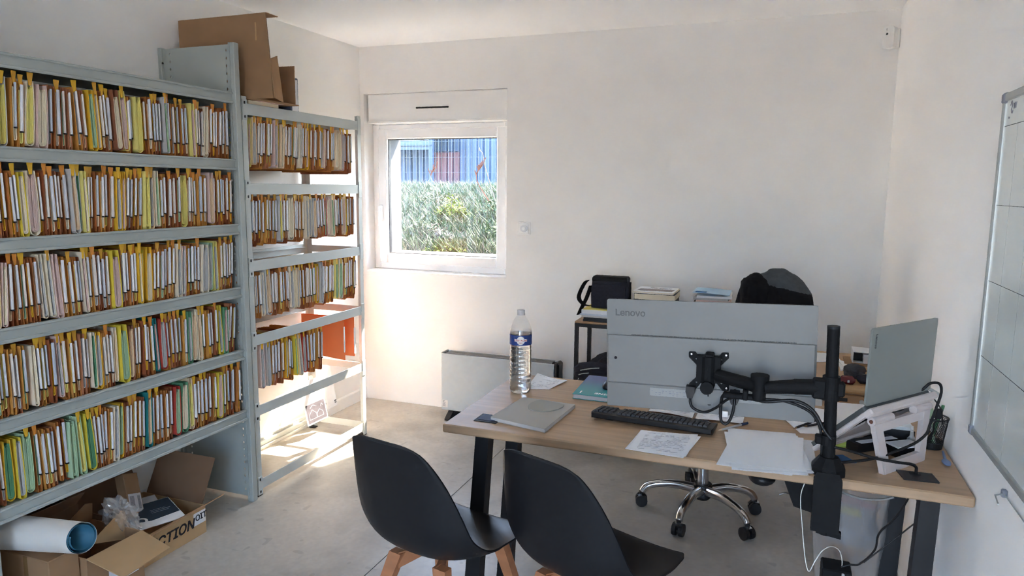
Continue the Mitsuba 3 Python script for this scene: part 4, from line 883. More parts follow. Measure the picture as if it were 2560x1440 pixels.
# things lying under and beside the stand
bb = thing('document_box', 'black flat box with a white label under the laptop stand', 'box'); obj('body', slab([(3.075, 2.335), (3.20, 2.44), (3.17, 2.475), (3.045, 2.37)], Z0, Z0 + .028), 'm_black', bb); obj('label_sticker', slab([(3.085, 2.345), (3.195, 2.438), (3.18, 2.455), (3.07, 2.362)], Z0 + .028, Z0 + .029), 'm_paper2', bb)
bb = thing('black_tin', 'black case with a white lid edge beside the pen cup', 'case'); obj('body', slab([(3.185, 2.330), (3.255, 2.378), (3.225, 2.42), (3.155, 2.372)], Z0, Z0 + .030), 'm_black', bb); obj('lid', slab([(3.185, 2.330), (3.255, 2.378), (3.225, 2.42), (3.155, 2.372)], Z0 + .030, Z0 + .036), 'm_paper2', bb)
bb = thing('paper_pad', 'stack of white pads behind the laptop stand leg', 'paper pad'); obj('sheets', slab([(3.11, 2.49), (3.245, 2.49), (3.245, 2.64), (3.11, 2.64)], Z0, Z0 + .052), 'm_paper', bb); obj('base', slab([(3.105, 2.485), (3.25, 2.485), (3.25, 2.49), (3.105, 2.49)], Z0, Z0 + .042), 'm_dark', bb)
obj('sticky_note', slab([(3.02, 2.36), (3.09, 2.40), (3.06, 2.45), (2.99, 2.41)], Z0, Z0 + .004), 'm_lime', label='lime green note sheets under the laptop stand', cat_='sticky notes')
obj('blue_card', slab([(2.995, 2.215), (3.065, 2.245), (3.03, 2.295), (2.98, 2.265)], Z0, Z0 + .003), 'm_blue', label='blue card lying under the front of the laptop stand', cat_='card')
gl = thing('glue_bottle', 'small clear bottle standing under the laptop stand', 'bottle'); obj('body', mv(lathe([(0, 0), (.013, 0), (.013, .03), (.006, .04), (.0045, .06), (0, .06)], 18), 3.235, 2.445, Z0), 'm_fold_grey', gl, smooth=40); obj('cap', mv(lathe([(0, .055), (.005, .055), (.003, .072), (0, .072)], 14), 3.235, 2.445, Z0), 'm_paper', gl)
bs = thing('plastic_spoon', 'translucent blue scoop lying at the wall side of the desk', 'spoon'); mat('m_spoon', (112, 132, 166), .3)
obj('bowl', mv(TM(np.array(trimesh.creation.icosphere(2, 1).vertices) * (.012, .026, .006), trimesh.creation.icosphere(2, 1).faces), 3.312, 2.335, Z0 + .006), 'm_spoon', bs, smooth=True); obj('grip', tube([(3.313, 2.355, Z0 + .006), (3.318, 2.42, Z0 + .010)], [.005, .003], 6), 'm_spoon', bs)
# pen cup
pc = thing('pen_cup', 'black wire mesh pen cup in the corner by the right wall', 'pen cup'); CX, CY = 3.296, 2.482; CR, CRT, CH = .031, .042, .098
obj('base', mv(lathe([(0, 0), (CR, 0), (CR + .003, .02), (CR + .002, .022), (0, .004)], 28), CX, CY, Z0), 'm_black', pc)
obj('rim', mv(trimesh.creation.torus(CRT, .0026, major_sections=32, minor_sections=8), CX, CY, Z0 + CH), 'm_black', pc, smooth=True)
ws = []
for i in range(40):
    for s in (-1, 1):
        ws.append(tube([(CX + (CR + (CRT - CR) * q) * math.cos(i * .15708 + s * q * 1.3), CY + (CR + (CRT - CR) * q) * math.sin(i * .15708 + s * q * 1.3), Z0 + .004 + (CH - .004) * q) for q in np.linspace(0, 1, 9)], .0007, 4))
obj('mesh', cat(*ws), 'm_black', pc, kind='stuff')
for i, (dx, dy, lx, ly, m, lab, h) in enumerate(((.0, -.01, .020, -.012, 'm_green', 'dark green pen sticking out of the pen cup', .135), (-.012, .0, -.022, .0, 'm_fold_grey', 'grey pen leaning left in the pen cup', .12), (-.008, .008, -.012, .012, 'm_fold_pale_green', 'pale green marker in the pen cup', .115), (.01, .012, .016, .014, 'm_dark', 'black pen at the back of the pen cup', .11))):
    k = thing('pen', lab, 'pen'); a = np.array((CX - dx, CY - dy, Z0 + .008)); b = np.array((CX + lx, CY + ly, Z0 + h)); obj('barrel', tube([a, b], .0042, 8), m, k); obj('cap', tube([a + (b - a) * .72, b + (b - a) * .05], .0050, 8), m, k)
es = thing('eraser_shield', 'pale round tape dispenser leaning in the pen cup', 'tape dispenser'); obj('disc', frame(lathe([(.010, 0), (.022, 0), (.022, .010), (.010, .010), (.010, 0)], 24), (CX - .024, CY - .004, Z0 + .112), (.8, .5, .2), (-.2, -.1, 1)), 'm_fold_pale_green', es, smooth=40)

# ------------------------------------------------------------------ under the desk on the right
ud = thing('cable_box', 'black cable box fixed under the desk beside the arm clamp', 'box')
obj('body', hull([(x, y, z) for x, z in ((2.875, .715), (2.985, .715), (2.90, .60), (2.978, .582)) for y in (2.22, 2.33)] + [(2.86, 2.22, .70), (2.86, 2.33, .70)]), 'm_blackmatt', ud)
obj('lever', tube([(2.888, 2.24, .628), (2.874, 2.235, .632), (2.858, 2.23, .626)], .0025, 6, 4), 'm_chrome', ud, smooth=True)
ud2 = thing('socket_block', 'round black socket block fixed under the middle of the desk', 'socket')
_s = trimesh.creation.icosphere(3, 1.0); obj('body', mv(TM(np.array(_s.vertices) * (.042, .05, .026), _s.faces), 2.805, 2.30, .650), 'm_black', ud2, smooth=True); obj('mount', box(2.785, 2.825, 2.27, 2.33, .66, DZ - .031), 'm_black', ud2)
ck('white_cable', [(2.928, 2.150, .721), (2.917, 2.15, .68), (2.916, 2.15, .645), (2.924, 2.15, .58), (2.938, 2.15, .48), (2.951, 2.15, .437), (2.966, 2.16, .465), (2.985, 2.18, .492), (3.012, 2.22, .492), (3.040, 2.28, .455), (3.052, 2.30, .415), (3.053, 2.30, .385)], .0013, 'm_white', 'thin white cable hanging in a loop under the desk')
tw_ = thing('power_block', 'black power block on the floor under the right end of the desk', 'power strip'); obj('body', box(2.995, 3.080, 2.27, 2.35, 0, .392, .004), 'm_blackmatt', tw_)
obj('clip', hull([(3.012, 2.262, .360), (3.04, 2.262, .375), (3.035, 2.27, .365), (3.015, 2.27, .352), (3.02, 2.262, .352)]), 'm_paper2', tw_)
chg = thing('charger', 'white charger plugged into the top of the black power block', 'charger'); obj('body', box(3.040, 3.068, 2.242, 2.269, .30, .366, .003), 'm_white', chg); obj('plug', box(3.05, 3.058, 2.25, 2.262, .366, .392, .001), 'm_white', chg)
ck('black_cable', [(3.052, 2.30, .393), (3.075, 2.30, .405), (3.10, 2.29, .418), (3.135, 2.27, .48), (3.142, 2.26, .54), (3.175, 2.24, .60), (3.20, 2.22, .67), (3.205, 2.20, .72)], .0030, 'm_black', 'black cable running from the power block up the desk leg')
ck('black_cable', [(3.10, 2.20, .47), (3.16, 2.20, .54), (3.185, 2.20, .57), (3.215, 2.195, .61), (3.24, 2.19, .64)], .0022, 'm_black', 'thin black cable hanging between the right desk legs')
ck('grey_cable', [(2.99, 2.18, .70), (3.03, 2.18, .682), (3.08, 2.18, .672), (3.13, 2.18, .678), (3.16, 2.18, .69)], .0035, 'm_silver', 'grey cable sagging below the desk right of the clamp')
# clear bag in a bin
bg = thing('plastic_bag', 'clear plastic bag standing under the right end of the desk', 'bag')
BX, BYY = 3.085, 2.50
def liner(u, v, s):
    a = u * 6.2832; z = .004 + v * .640; r = (.078 + .036 * v + .014 * math.sin(a * 5 + v * 6) * (.3 + v) + .018 * max(0, v - .9) * 10) * (1 - .004 * s)
    return np.array((BX + r * math.cos(a), BYY + r * math.sin(a) * .98, z + .015 * math.sin(a * 3) * v))
obj('film', grid_surface(lambda u, v, s: liner(u, v, 0), 49, 14) if 0 else TM(*(lambda g: ([liner(u / 48, v / 14, 0) for v in range(15) for u in range(49)], [f for v in range(14) for u in range(48) for f in ((v * 49 + u, v * 49 + u + 1, (v + 1) * 49 + u + 1), (v * 49 + u, (v + 1) * 49 + u + 1, (v + 1) * 49 + u))]))(0)), 'm_film2', bg, smooth=True)
pk = thing('snack_packet', 'crumpled white packet with pink and yellow print inside the clear bag', 'packet')
def packet(u, v, s):
    a = (u - .5) * 2.2 - 1.4; r = .085 + .008 * math.sin(v * 9 + u * 5); return np.array((BX + r * math.cos(a), BYY + r * math.sin(a) * .9, .40 + .16 * v + .012 * math.sin(u * 5) + .002 * s))
obj('wrapper', grid_surface(packet, 14, 8), mat('m_packet', (128, 124, 124), .5), pk, smooth=25)
def patch(u0, u1, v0, v1): return grid_surface(lambda u, v, s: (lambda p: BX * 0 + p + np.array((math.cos(((u0 + (u1 - u0) * u) - .5) * 2.5 - 1.57), math.sin(((u0 + (u1 - u0) * u) - .5) * 2.5 - 1.57), 0)) * (.0012 + .0006 * s))(packet(u0 + (u1 - u0) * u, v0 + (v1 - v0) * v, 0)), 8, 5)
obj('print', patch(.2, .85, .88, .99), mat('m_pkpink', (140, 96, 96), .5), pk); obj('print', patch(.25, .55, .66, .80), mat('m_pkyellow', (150, 142, 98), .5), pk); obj('print', patch(.02, .14, .2, .8), 'm_pkpink', pk); obj('print', patch(.4, .8, .22, .30), 'm_ink', pk)

# ------------------------------------------------------------------ the two shell chairs
prof_s = [(-.478, .845), (-.470, .80), (-.452, .72), (-.436, .64), (-.420, .56), (-.392, .495), (-.335, .452), (-.26, .436), (-.17, .436), (-.08, .446), (-.02, .450), (.010, .438)]
half_w = [.122, .148, .178, .200, .216, .226, .232, .234, .232, .222, .196, .150]
fwd_e = [.010, .028, .044, .056, .066, .068, .05, .028, .012, .004, 0, 0]     # the side edges come forward at the back ...
up_e = [0, -.004, 0, .004, .012, .034, .050, .052, .046, .034, .016, .004]      # ... and rise round the seat
_q = np.linspace(0, 1, len(prof_s)); _Q = np.linspace(0, 1, 45)
from scipy.interpolate import PchipInterpolator as PI_
PS = PI_(_q, np.array(prof_s)); HWI, FE, UE = PI_(_q, half_w), PI_(_q, fwd_e), PI_(_q, up_e)
def shell_pt(u, v, s):
    c = 2 * u - 1; p = PS(v); d = PS.derivative()(v); d = d / np.linalg.norm(d); n = np.array((d[1], -d[0]))   # outward, to the back and below
    e = abs(c) ** 2.6; w = float(HWI(v)); f_, g_ = float(FE(v)) * e, float(UE(v)) * e
    top = -.015 * (abs(c) ** 4) * math.exp(-v * 13)
    t = .0065 * s
    return np.array((w * c, p[0] + f_ - n[0] * 0 + t * (-n[0] if n[0] > 0 else n[0]) if 0 else p[0] + f_ + t * (-abs(n[0])), p[1] + g_ + top + t * (-abs(n[1]))))
_shell = grid_surface(shell_pt, 25, 45)
def chair(label, x, y, deg, m_leg='m_beech'):
    t = thing('shell_chair', label, 'chair')
    M = np.eye(4); a = math.radians(deg); M[:2, :2] = [[math.cos(a), -math.sin(a)], [math.sin(a), math.cos(a)]]; M[:3, 3] = (x, y, 0)
    def put(n, m, mt, sm=False, **k): m = m.copy(); m.apply_transform(M); return obj(n, m, mt, t, sm, **k)
    put('shell', _shell, 'm_shell', True, label='black moulded plastic shell')
    for sx in (-1, 1):
        for fy, by_, tx in ((-.075, .03, .120), (-.325, -.43, .088)):
            put('leg', hull([(sx * (tx + dx), fy + dy, .420) for dx in (-.024, .024) for dy in (-.016, .016)] + [(sx * (.205 + dx), by_ + dy, 0) for dx in (-.013, .013) for dy in (-.011, .011)]), m_leg, label='pale wood tapered leg')
    for sx in (-1, 1):
        for fy, tx in ((-.075, .120), (-.325, .085)):
            put('bracket', hull([(sx * (tx - .01), fy + dy, z) for dy in (-.014, .014) for z in (.372, .424)] + [(sx * .012, -.20 + dy, z) for dy in (-.014, .014) for z in (.408, .426)]), m_leg)
    put('underseat_plate', box(-.06, .06, -.26, -.14, .424, .432), 'm_black')
    return t
chair('black plastic shell chair on wooden legs, left one before the desk', 1.912, 2.130, -13)
chair('black plastic shell chair on wooden legs, right one before the desk', 2.425, 2.155, -22)

# ------------------------------------------------------------------ office chair with a jacket over its back
oc = thing('office_chair', 'swivel office chair with a five arm chrome base behind the desk', 'office chair')
CB = np.array((2.528, 3.42, 0))
obj('column', cyl(CB + (0, 0, .075), CB + (0, 0, .46), .026, 20), 'm_chrome', oc, smooth=40)
obj('hub', mv(lathe([(0, .055), (.03, .055), (.048, .075), (.048, .125), (.04, .135), (0, .135)], 24), *CB), 'm_black', oc, smooth=40)
feet = [(2.238, 3.354), (2.447, 3.054), (2.782, 3.149), (2.775, 3.471), (2.435, 3.731)]
for (fx_, fy_) in feet:
    d = np.array((fx_, fy_, 0)) - CB; l = np.linalg.norm(d); d /= l; s = np.cross(d, (0, 0, 1)); l = min(l, .33) * .98
    P = [CB + d * .03 + (0, 0, .105), CB + d * l * .45 + (0, 0, .122), CB + d * l * .75 + (0, 0, .117), CB + d * l * .92 + (0, 0, .10), CB + d * l * 1.0 + (0, 0, .07)]
    a = obj('base_arm', tube(P, [.024, .021, .0185, .0175, .016], 14, 6), 'm_chrome', oc, smooth=True)
    C = CB + d * l * 1.0
    w = obj('caster', cat(*[cyl(C + s * q - s * .009 + (0, 0, .029), C + s * q + s * .009 + (0, 0, .029), .029, 18) for q in (-.016, .016)], cyl(C + (0, 0, .03), C + (0, 0, .074), .011, 10)), 'm_black', a)
    obj('fork', cat(hull([C + s * q + (0, 0, z) for q in (-.012, .012) for z in (.035, .062)] + [C + d * .02 + s * q + (0, 0, .058) for q in (-.012, .012)])), 'm_chrome', w)
fwd = np.array((-.80, -.60, 0)) * 0 + np.array((-.75, -.66, 0)); fwd /= np.linalg.norm(fwd); sd_ = np.cross(fwd, (0, 0, 1))
st = np.array((2.55, 3.44, 0))
def seatf(m): return frame(m, st, sd_, fwd)
obj('seat', seatf(box(-.23, .23, -.22, .24, .455, .535, .035)), 'm_fabric', oc, smooth=50)
obj('seat_plate', seatf(box(-.08, .08, -.10, .12, .435, .457, .004)), 'm_black', oc)
obj('back_support', seatf(tube([(0, -.10, .45), (0, -.27, .46), (0, -.30, .56), (0, -.29, .75)], .018, 10, 5)), 'm_black', oc, smooth=True)
def backm(u, v, s):
    c = 2 * u - 1; w = .205 * (1 - .18 * max(0, v - .6) ** 2 * 5); return np.array((w * c, -.265 - .055 * v + .05 * c * c - .055 * s, .60 + .50 * v - .03 * abs(c) ** 4 * v))
obj('backrest', seatf(grid_surface(backm, 15, 11)), 'm_fabric', oc, smooth=50)

jk = thing('jacket', 'black and dark grey jacket hung over the back of the office chair', 'jacket')
def blob(c, r, seed, amp, fr=7.0, sub=4):
    s = trimesh.creation.icosphere(sub, 1.0); v = np.array(s.vertices); n = meshkit.fbm(v * 1.8 + seed, 4, seed) - .5; n2 = meshkit.fbm(v * np.array((fr, fr, 2.5)) * .6 + seed, 3, seed + 3) - .5
    return TM(v * (1 + amp * n + amp * .5 * n2)[:, None] * np.array(r) + np.array(c), s.faces)
mat('m_jacketg', tone((66, 70, 72), (82, 86, 88), 60), .85, spec=.15); mat('m_jacketb', tone((18, 18, 20), (28, 28, 31), 60), .85, spec=.15)
jc = np.array((2.80, 3.60, 1.0))
def drape(u, v, s, w=.150, top=1.182, drop=.42):
    """shoulders and back of the jacket as a rounded hood over the chair back"""
    a = (u - .5) * 2; t_ = v
    z = top - .035 * abs(a) ** 2.2 - drop * t_ ** 1.25 + .008 * math.sin(a * 9 + t_ * 4) * t_
    spread = w * (.62 + .62 * t_ ** .55)
    y = -.06 - .075 * t_ ** .5 + .05 * abs(a) ** 2 + .012 * math.sin(a * 11 + 1.5) * t_ - .0
    return jc * (1, 1, 0) + np.array((spread * a, y, z))
front = [drape(i / 24, j / 14, 0) for j in range(15) for i in range(25)]
def hump(px, pz, sx, sz, q): return math.exp(-((px / sx) ** 2 + (pz / sz) ** 2)) * q
def torso(v):
    n = meshkit.fbm(np.array(v) * 2 + 5, 3, 2); return n
_s = trimesh.creation.icosphere(5, 1.0); v = np.array(_s.vertices)
zz = v[:, 2]; wid = .105 + .060 * np.clip((.9 - zz) / 1.2, 0, 1); 
V = np.stack([v[:, 0] * wid * 1.05 + .02 * np.clip(-zz, 0, 1), v[:, 1] * .10, np.where(zz > 0, zz * .125, zz * .42)], 1)
fold = meshkit.fbm(np.stack([v[:, 0] * 4, v[:, 1] * 4, v[:, 2] * 1.4], 1) + 9, 3, 4) - .5
V *= (1 + .16 * fold)[:, None]
obj('body', TM(V + np.array((2.812, 3.56, 1.058)), _s.faces), 'm_jacketb', jk, smooth=True)
z_ = V[:, 2]
up = TM(V * 1.012 + np.array((2.812, 3.56, 1.058)), _s.faces)
fm_ = np.array(up.vertices)[up.faces].mean(1)
up.update_faces((fm_[:, 2] > 1.105 + .10 * (fm_[:, 0] - 2.80) * 0 - .25 * np.maximum(0, fm_[:, 0] - 2.83)) )
obj('yoke', up, 'm_jacketg', jk, smooth=True, label='dark grey shoulder panel')
obj('hood', blob((2.715, 3.49, 1.075), (.070, .075, .085), 6, .35), 'm_jacketb', jk, smooth=True)
obj('sleeve', TM(*(lambda b: (b.vertices, b.faces))(blob((2.79, 3.48, .93), (.065, .05, .19), 8, .3))), 'm_jacketb', jk, smooth=True)

# ------------------------------------------------------------------ console table and what stands on it
ct = thing('console_table', 'narrow console table with a black metal frame and dark wood top by the far wall', 'table')
TX0, TX1, TY0, TY1, TZ = 1.690, 2.66, 4.045, 4.372, .765
obj('top', box(TX0, TX1, TY0, TY1, TZ - .012, TZ, .002), 'm_oakdark', ct)
for x in (TX0, TX1 - .022):
    for y in (TY0, TY1 - .022): obj('leg', box(x, x + .022, y, y + .022, 0, TZ - .034), 'm_black', ct)
obj('frame', cat(*[box(TX0, TX1, y, y + .022, TZ - .034, TZ - .012) for y in (TY0, TY1 - .022)], *[box(x, x + .022, TY0 + .022, TY1 - .022, TZ - .034, TZ - .012) for x in (TX0, TX1 - .022)]), 'm_black', ct)
obj('lower_frame', cat(*[box(TX0 + .022, TX1 - .022, y, y + .022, .12, .142) for y in (TY0, TY1 - .022)], *[box(x, x + .022, TY0 + .022, TY1 - .022, .12, .142) for x in (TX0, TX1 - .022)]), 'm_black', ct)
def pile(rows, x0, x1, y0, y1, z):
    for (nm, lab, c, h, m, dx, rz) in rows:
        k = thing(nm, lab, c); b = slab([(x0 + dx, y0), (x1 + dx, y0), (x1 + dx, y1), (x0 + dx, y1)], z, z + h); rot(b, rz, (0, 0, 1), ((x0 + x1) / 2, (y0 + y1) / 2, 0)); obj('body', b, m, k)
        if nm == 'book':
            q = slab([(x0 + dx + .002, y0 - .001), (x1 + dx + .001, y0 - .001), (x1 + dx + .001, y1 - .004), (x0 + dx + .002, y1 - .004)], z + .0025, z + h - .0025); rot(q, rz, (0, 0, 1), ((x0 + x1) / 2, (y0 + y1) / 2, 0)); obj('pages', q, 'm_fold_cream', k)
        z += h + .0005
    return z
pile([('document_wallet', 'flat black wallet at the bottom of the pile under the bag', 'folder', .012, 'm_black', .012, 1), ('document_wallet', 'second black wallet from the bottom under the bag', 'folder', .012, 'm_dark', .02, -1), ('clear_folder', 'pale clear folder above the black wallets under the bag', 'folder', .010, 'm_fold_grey', 0, 2), ('clear_folder', 'second pale folder above the black wallets under the bag', 'folder', .010, 'm_strip_w4', -.004, -1), ('report_binder', 'thick grey white report under the bag', 'binder', .024, 'm_paper2', .004, 0), ('yellow_pad', 'pale yellow topped pad directly under the bag', 'pad', .004, 'm_fold_pale_yellow', .012, 0)], 1.722, 1.93, 4.06, 4.35, TZ + .0005)
# shoulder bag
sbg = thing('shoulder_bag', 'black shoulder bag with a loose strap at the left end of the console table', 'bag')
zb = TZ + .078
def bag(u, v, s):
    a = u * 6.2832; sx, sy = math.cos(a), math.sin(a); k = (abs(sx) ** 5 + abs(sy) ** 5) ** (-1 / 5); w = .112 - .004 * v + .006 * math.sin(v * 3.1); dd = .05 * (1 - .1 * v)
    return np.array((1.880 + w * sx * k, 4.15 + dd * sy * k, zb + v * .172))
ring_ = [[bag(i / 40, v, 0) for i in range(40)] for v in np.linspace(0, 1, 9)]
P = [p for r in ring_ for p in r]
top_ = [(1.880 + .098 * x, 4.15 + .036 * y, zb + .187) for x, y in ((-1, -1), (1, -1), (1, 1), (-1, 1))]
obj('body', hull(P + top_), 'm_blackbag', sbg, smooth=35)
obj('zip_flap', hull([(1.880 + .106 * x, 4.15 + .046 * y, zb + z) for x in (-1, 1) for y in (-1, 1) for z in (.163, .176)] + [(1.880 + .10 * x, 4.15 + .034 * y, zb + .190) for x in (-1, 1) for y in (-1, 1)]), 'm_blackmatt', sbg)
obj('front_pocket', hull([(1.880 + .098 * x, 4.094 + .008 * q, zb + z) for x in (-1, 1) for q in (0, 1) for z in (.012, .145)]), 'm_blackbag', sbg)
def strap(P, w=.016):
    p = spline(P, 8); t = np.gradient(p, axis=0); t /= np.linalg.norm(t, axis=1, keepdims=True); n = np.array((0, 1.0, 0)); s = np.cross(t, n); s /= np.linalg.norm(s, axis=1, keepdims=True) + 1e-9
    y = np.array((.55, .8, 0)); V = np.concatenate([p + y * w, p - y * w, p + y * w + s * .002, p - y * w + s * .002]); n_ = len(p); F = []
    for i in range(n_ - 1):
        for a, b in ((0, 1), (3, 2)): F += [(a * n_ + i, b * n_ + i, b * n_ + i + 1), (a * n_ + i, b * n_ + i + 1, a * n_ + i + 1)]
    return TM(V, F)
obj('strap', strap([(1.768, 4.13, zb + .165), (1.735, 4.11, zb + .155), (1.705, 4.09, zb + .09), (1.704, 4.08, zb + .05), (1.735, 4.08, zb + .018), (1.775, 4.085, zb + .012)]), 'm_blackmatt', sbg)
obj('strap', strap([(1.762, 4.13, zb + .13), (1.745, 4.10, zb + .06), (1.722, 4.075, zb + .0), (1.708, 4.06, zb - .040)]), 'm_blackmatt', sbg)
obj('strap', strap([(1.992, 4.15, zb + .16), (1.996, 4.13, zb + .08), (1.997, 4.12, zb + .03)], .012), 'm_blackmatt', sbg)
# books and brochures
zt2 = pile([('archive_box', 'black document box under the books on the console table', 'box', .148, 'm_black', 0, 0), ('book', 'thick cream paged book in the pile on the console table', 'book', .036, 'm_black', .004, 0), ('book', 'white brochure with a photo cover on top of the book pile', 'book', .012, 'm_paper', -.002, -2)], 2.03, 2.262, 4.08, 4.30, TZ + .0005)
obj('cover_photo', slab([(2.045, 4.12), (2.245, 4.12), (2.25, 4.20), (2.05, 4.20)], zt2, zt2 + .001), mat('m_photo', tone((94, 108, 128), (178, 150, 134), 9), .4), 'book_002', label='photo strip with a hand')
obj('title', cat(slab([(2.10, 4.24), (2.14, 4.24), (2.14, 4.252), (2.10, 4.252)], zt2, zt2 + .001), slab([(2.155, 4.235), (2.225, 4.235), (2.225, 4.25), (2.155, 4.25)], zt2, zt2 + .001)), 'm_ink', 'book_002')
pile([('archive_box', 'black document box under the brochures on the console table', 'box', .155, 'm_black', 0, 0), ('brochure_pile', 'pinkish brochures in the middle of the fanned pile on the console table', 'brochures', .012, 'm_fold_pink', .01, 2), ('brochure_pile', 'pale grey brochures in the fanned pile on the console table', 'brochures', .012, 'm_fold_grey', .004, -3), ('brochure_pile', 'white brochures below the light blue one on the console table', 'brochures', .012, 'm_paper', .012, 3)], 2.37, 2.56, 4.08, 4.30, TZ + .0005)
mat('m_skyblue', tone((132, 176, 206), (190, 212, 226), 9), .4)
bc = thing('brochure', 'light blue brochure on top of the fanned pile on the console table', 'brochure')
zq = TZ + .1945
obj('cover', TM(*(lambda m: (m.vertices, m.faces))(grid_surface(lambda u, v, s: np.array((2.365 + .20 * u, 4.07 + .22 * v, zq + .014 * math.sin(min(1, u * 1.1) * 1.4 + 1.2) * 1 + .003 * s)), 10, 4))), 'm_skyblue', bc, smooth=30)
obj('title_block', slab([(2.38, 4.075), (2.44, 4.075), (2.44, 4.12), (2.38, 4.12)], zq + .0175, zq + .0190), 'm_blue', bc)
# rucksack on the floor
rk = thing('rucksack', 'crumpled dark rucksack standing below the console table behind the desk', 'bag')
obj('body', blob((1.99, 3.93, .36), (.235, .115, .285), 21, .35, 6, 5), 'm_fabric', rk, smooth=True)
obj('flap', blob((1.89, 3.85, .515), (.145, .05, .062), 25, .35, 6), 'm_blackbag', rk, smooth=True)
obj('piping', cat(tube([(1.80, 3.79, .535), (1.86, 3.785, .552), (1.91, 3.785, .56)], .003, 5, 4), tube([(1.79, 3.79, .508), (1.82, 3.785, .52), (1.85, 3.785, .525)], .003, 5, 4)), 'm_alu', rk)

# ------------------------------------------------------------------ wooden cabinet at the right wall with clutter
cbn = thing('wood_cabinet', 'low wooden drawer cabinet against the right wall behind the desk', 'cabinet')
KX0, KX1, KY0, KY1, KZ = 2.98, 3.335, 3.165, 3.86, .745
obj('body', box(KX0 + .08, KX1, KY0 + .018, KY1, .0, KZ - .030), 'm_oakdark', cbn)
obj('top', box(KX0, KX1, KY0, KY1, KZ - .028, KZ, .010), mat('m_cabtop', proc(lambda p, n, uv: mix(L((176, 138, 96)), L((196, 160, 118)), fbm(p.x * 20, p.y * 2, p.z * 9, 3))), .4), cbn)
for i in range(3):
    dr_ = obj('drawer', box(KX0 + .082, KX1 - .005, KY0 + .004, KY0 + .018, .022 + .232 * i, .022 + .232 * i + .224, .003), 'm_cabfront' if 'm_cabfront' in scene else mat('m_cabfront', proc(lambda p, n, uv: mix(L((150, 114, 78)), L((170, 134, 96)), fbm(p.x * 3, p.y * 9, p.z * 22, 3))), .45), cbn)
    obj('pull', box(3.066, 3.112, KY0 - .002, KY0 + .005, .022 + .232 * i + .198, .022 + .232 * i + .212, .002), 'm_dark', dr_, label='black recessed pull')
    if i == 2: obj('lock', cyl((3.165, KY0 - .002, .688), (3.165, KY0 + .006, .688), .009, 14), 'm_alu', dr_, label='round lock')
KZ1 = KZ + .001
def flat(name, lab, c, P, h, m, z=KZ1): k = thing(name, lab, c); obj('sheet' if h < .01 else 'body', slab(P, z, z + h), m, k); return k
flat('paper_sheet', 'white sheets at the back left of the cabinet top', 'paper', [(2.99, 3.58), (3.085, 3.62), (3.09, 3.80), (2.99, 3.78)], .004, 'm_paper')
flat('paper_sheet', 'slanting white sheets in the middle of the cabinet top', 'paper', [(3.10, 3.44), (3.155, 3.53), (3.16, 3.585), (3.10, 3.66)], .006, 'm_paper')
flat('brown_envelope', 'brown envelope on the right of the cabinet top', 'envelope', [(3.185, 3.37), (3.325, 3.37), (3.325, 3.56), (3.17, 3.55)], .005, 'm_cardl')
flat('cardboard_sheet', 'bent brown cardboard under the little white carton', 'cardboard', [(3.125, 3.575), (3.325, 3.565), (3.325, 3.72), (3.13, 3.74)], .008, 'm_card')
wc = thing('white_carton', 'little white carton with an open dark end on the cabinet top', 'carton')
obj('walls', cat(box(3.160, 3.163, 3.605, 3.70, KZ + .010, KZ + .062), box(3.205, 3.330, 3.603, 3.606, KZ + .010, KZ + .052), box(3.160, 3.330, 3.697, 3.70, KZ + .010, KZ + .062), box(3.16, 3.33, 3.605, 3.70, KZ + .009, KZ + .012)), 'm_paper2', wc)
obj('lid', sheet([(3.160, 3.59, KZ + .064), (3.33, 3.60, KZ + .053), (3.33, 3.70, KZ + .062), (3.16, 3.70, KZ + .066)], .003), 'm_paper2', wc)
obj('dark_inside', box(3.165, 3.204, 3.64, 3.644, KZ + .013, KZ + .060), 'm_dark', wc)
obj('dark_cloth', blob((3.148, 3.36, KZ + .024), (.046, .045, .034), 31, .4, 6), 'm_fabric2', smooth=True, label='crumpled grey cloth on the cabinet top', cat_='cloth')
ps = thing('pencil_case', 'navy pencil case lying at the front of the cabinet top', 'pencil case'); obj('body', box(3.150, 3.255, 3.235, 3.295, KZ1, KZ1 + .034, .012), mat('m_navydark', (30, 34, 48), .6), ps, smooth=40); obj('zip', box(3.155, 3.25, 3.262, 3.268, KZ1 + .034, KZ1 + .036), 'm_dark', ps)
mt = thing('maroon_case', 'maroon glasses case at the front left of the cabinet top', 'case'); obj('body', box(3.082, 3.142, 3.205, 3.255, KZ1, KZ1 + .030, .011), 'm_maroon', mt, smooth=40); obj('clasp', box(3.11, 3.118, 3.203, 3.206, KZ1 + .010, KZ1 + .020), 'm_alu', mt)
flat('red_notebook', 'thin red notebook behind the navy pencil case', 'notebook', [(3.19, 3.30), (3.31, 3.305), (3.31, 3.36), (3.20, 3.355)], .012, 'm_red')
flat('white_ruler', 'white strip lying across the sheets on the cabinet top', 'ruler', [(3.092, 3.675), (3.104, 3.68), (3.134, 3.43), (3.122, 3.425)], .004, 'm_white', KZ1 + .008)
rg = thing('key_ring', 'small metal ring lying on the brown envelope', 'key ring'); obj('ring', mv(trimesh.creation.torus(.011, .0013, major_sections=24, minor_sections=6), 3.215, 3.46, KZ1 + .007), 'm_black', rg, smooth=True)

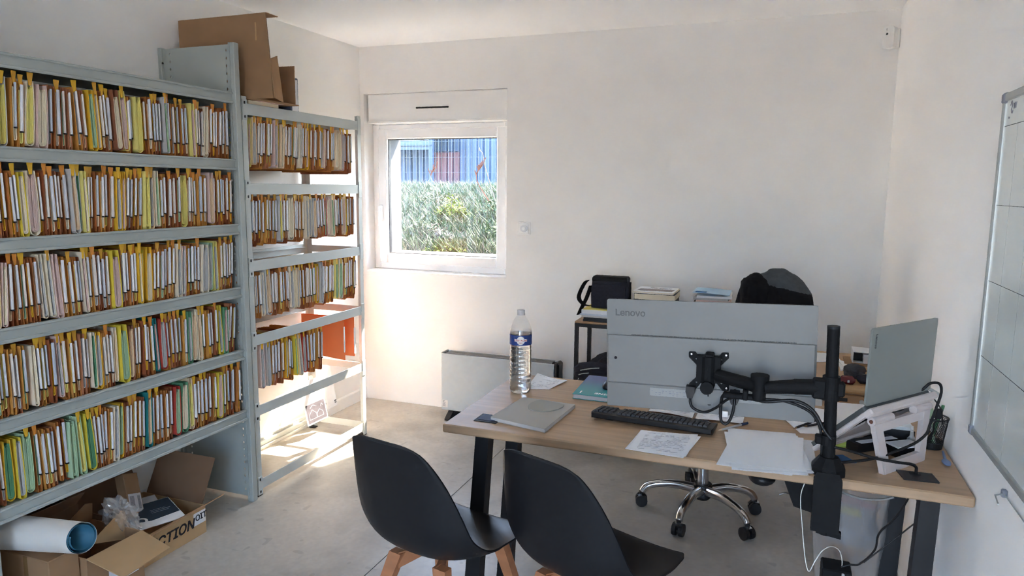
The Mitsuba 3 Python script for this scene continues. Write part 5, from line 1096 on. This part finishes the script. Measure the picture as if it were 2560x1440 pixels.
# ------------------------------------------------------------------ whiteboard
wbd = thing('whiteboard', 'whiteboard with a grey frame on the right wall', 'whiteboard')
mat('m_board', (214, 220, 218), .12, spec=.6)
WY0, WY1, WZ0, WZ1 = .90, 2.178, .905, 1.796
obj('panel', box(W - .012, W - .002, WY0 + .01, WY1 - .01, WZ0 + .01, WZ1 - .01), 'm_board', wbd)
for a in ((WY0, WY1, WZ0, WZ0 + .020), (WY0, WY1, WZ1 - .020, WZ1)): obj('frame_bar', box(W - .018, W - .001, *a, .003), 'm_alu', wbd)
for y in (WY0, WY1 - .020): obj('frame_bar', box(W - .018, W - .001, y, y + .020, WZ0 + .02, WZ1 - .02, .003), 'm_alu', wbd)
for y in (WY0 - .002, WY1 - .024):
    for z in (WZ0 - .002, WZ1 - .026): obj('corner_cap', box(W - .021, W - .001, y, y + .026, z, z + .028, .005), 'm_ink', wbd)
obj('grid_line', cat(*[box(W - .0128, W - .0119, WY0 + .02, WY1 - .02, z, z + .0014) for z in (1.713, 1.516, 1.321, 1.122)]), 'm_grid', wbd)
for y in (2.045, 1.90, 1.6): obj('grid_line', box(W - .0123, W - .0119, y, y + .001, WZ0 + .02, 1.713), mat('m_gridl', (168, 174, 173), .4) if 'm_gridl' not in scene else 'm_gridl', wbd)
def scr(P): return tube([(W - .0125, y, z) for y, z in P], .0012, 5, 6)
obj('handwriting', cat(scr([(2.122, 1.762), (2.112, 1.772), (2.106, 1.760), (2.112, 1.752), (2.105, 1.742), (2.098, 1.748)]), scr([(2.095, 1.765), (2.09, 1.752), (2.083, 1.766), (2.078, 1.752), (2.072, 1.766)]), scr([(2.128, 1.735), (2.125, 1.731), (2.122, 1.734)])), 'm_ink', wbd, label='faint handwriting')
ph_ = thing('wall_pocket', 'clear pocket with a thin metal edge on the right wall below the whiteboard', 'paper holder')
obj('rail', cat(tube([(W - .006, 1.872, .858), (W - .006, 1.50, .858)], .0018, 6), tube([(W - .006, 1.872, .858), (W - .03, 1.845, .862), (W - .04, 1.78, .866)], .0018, 6)), 'm_alu', ph_)
obj('bracket', box(W - .012, W, 1.866, 1.878, .850, .868, .002), 'm_ink', ph_)
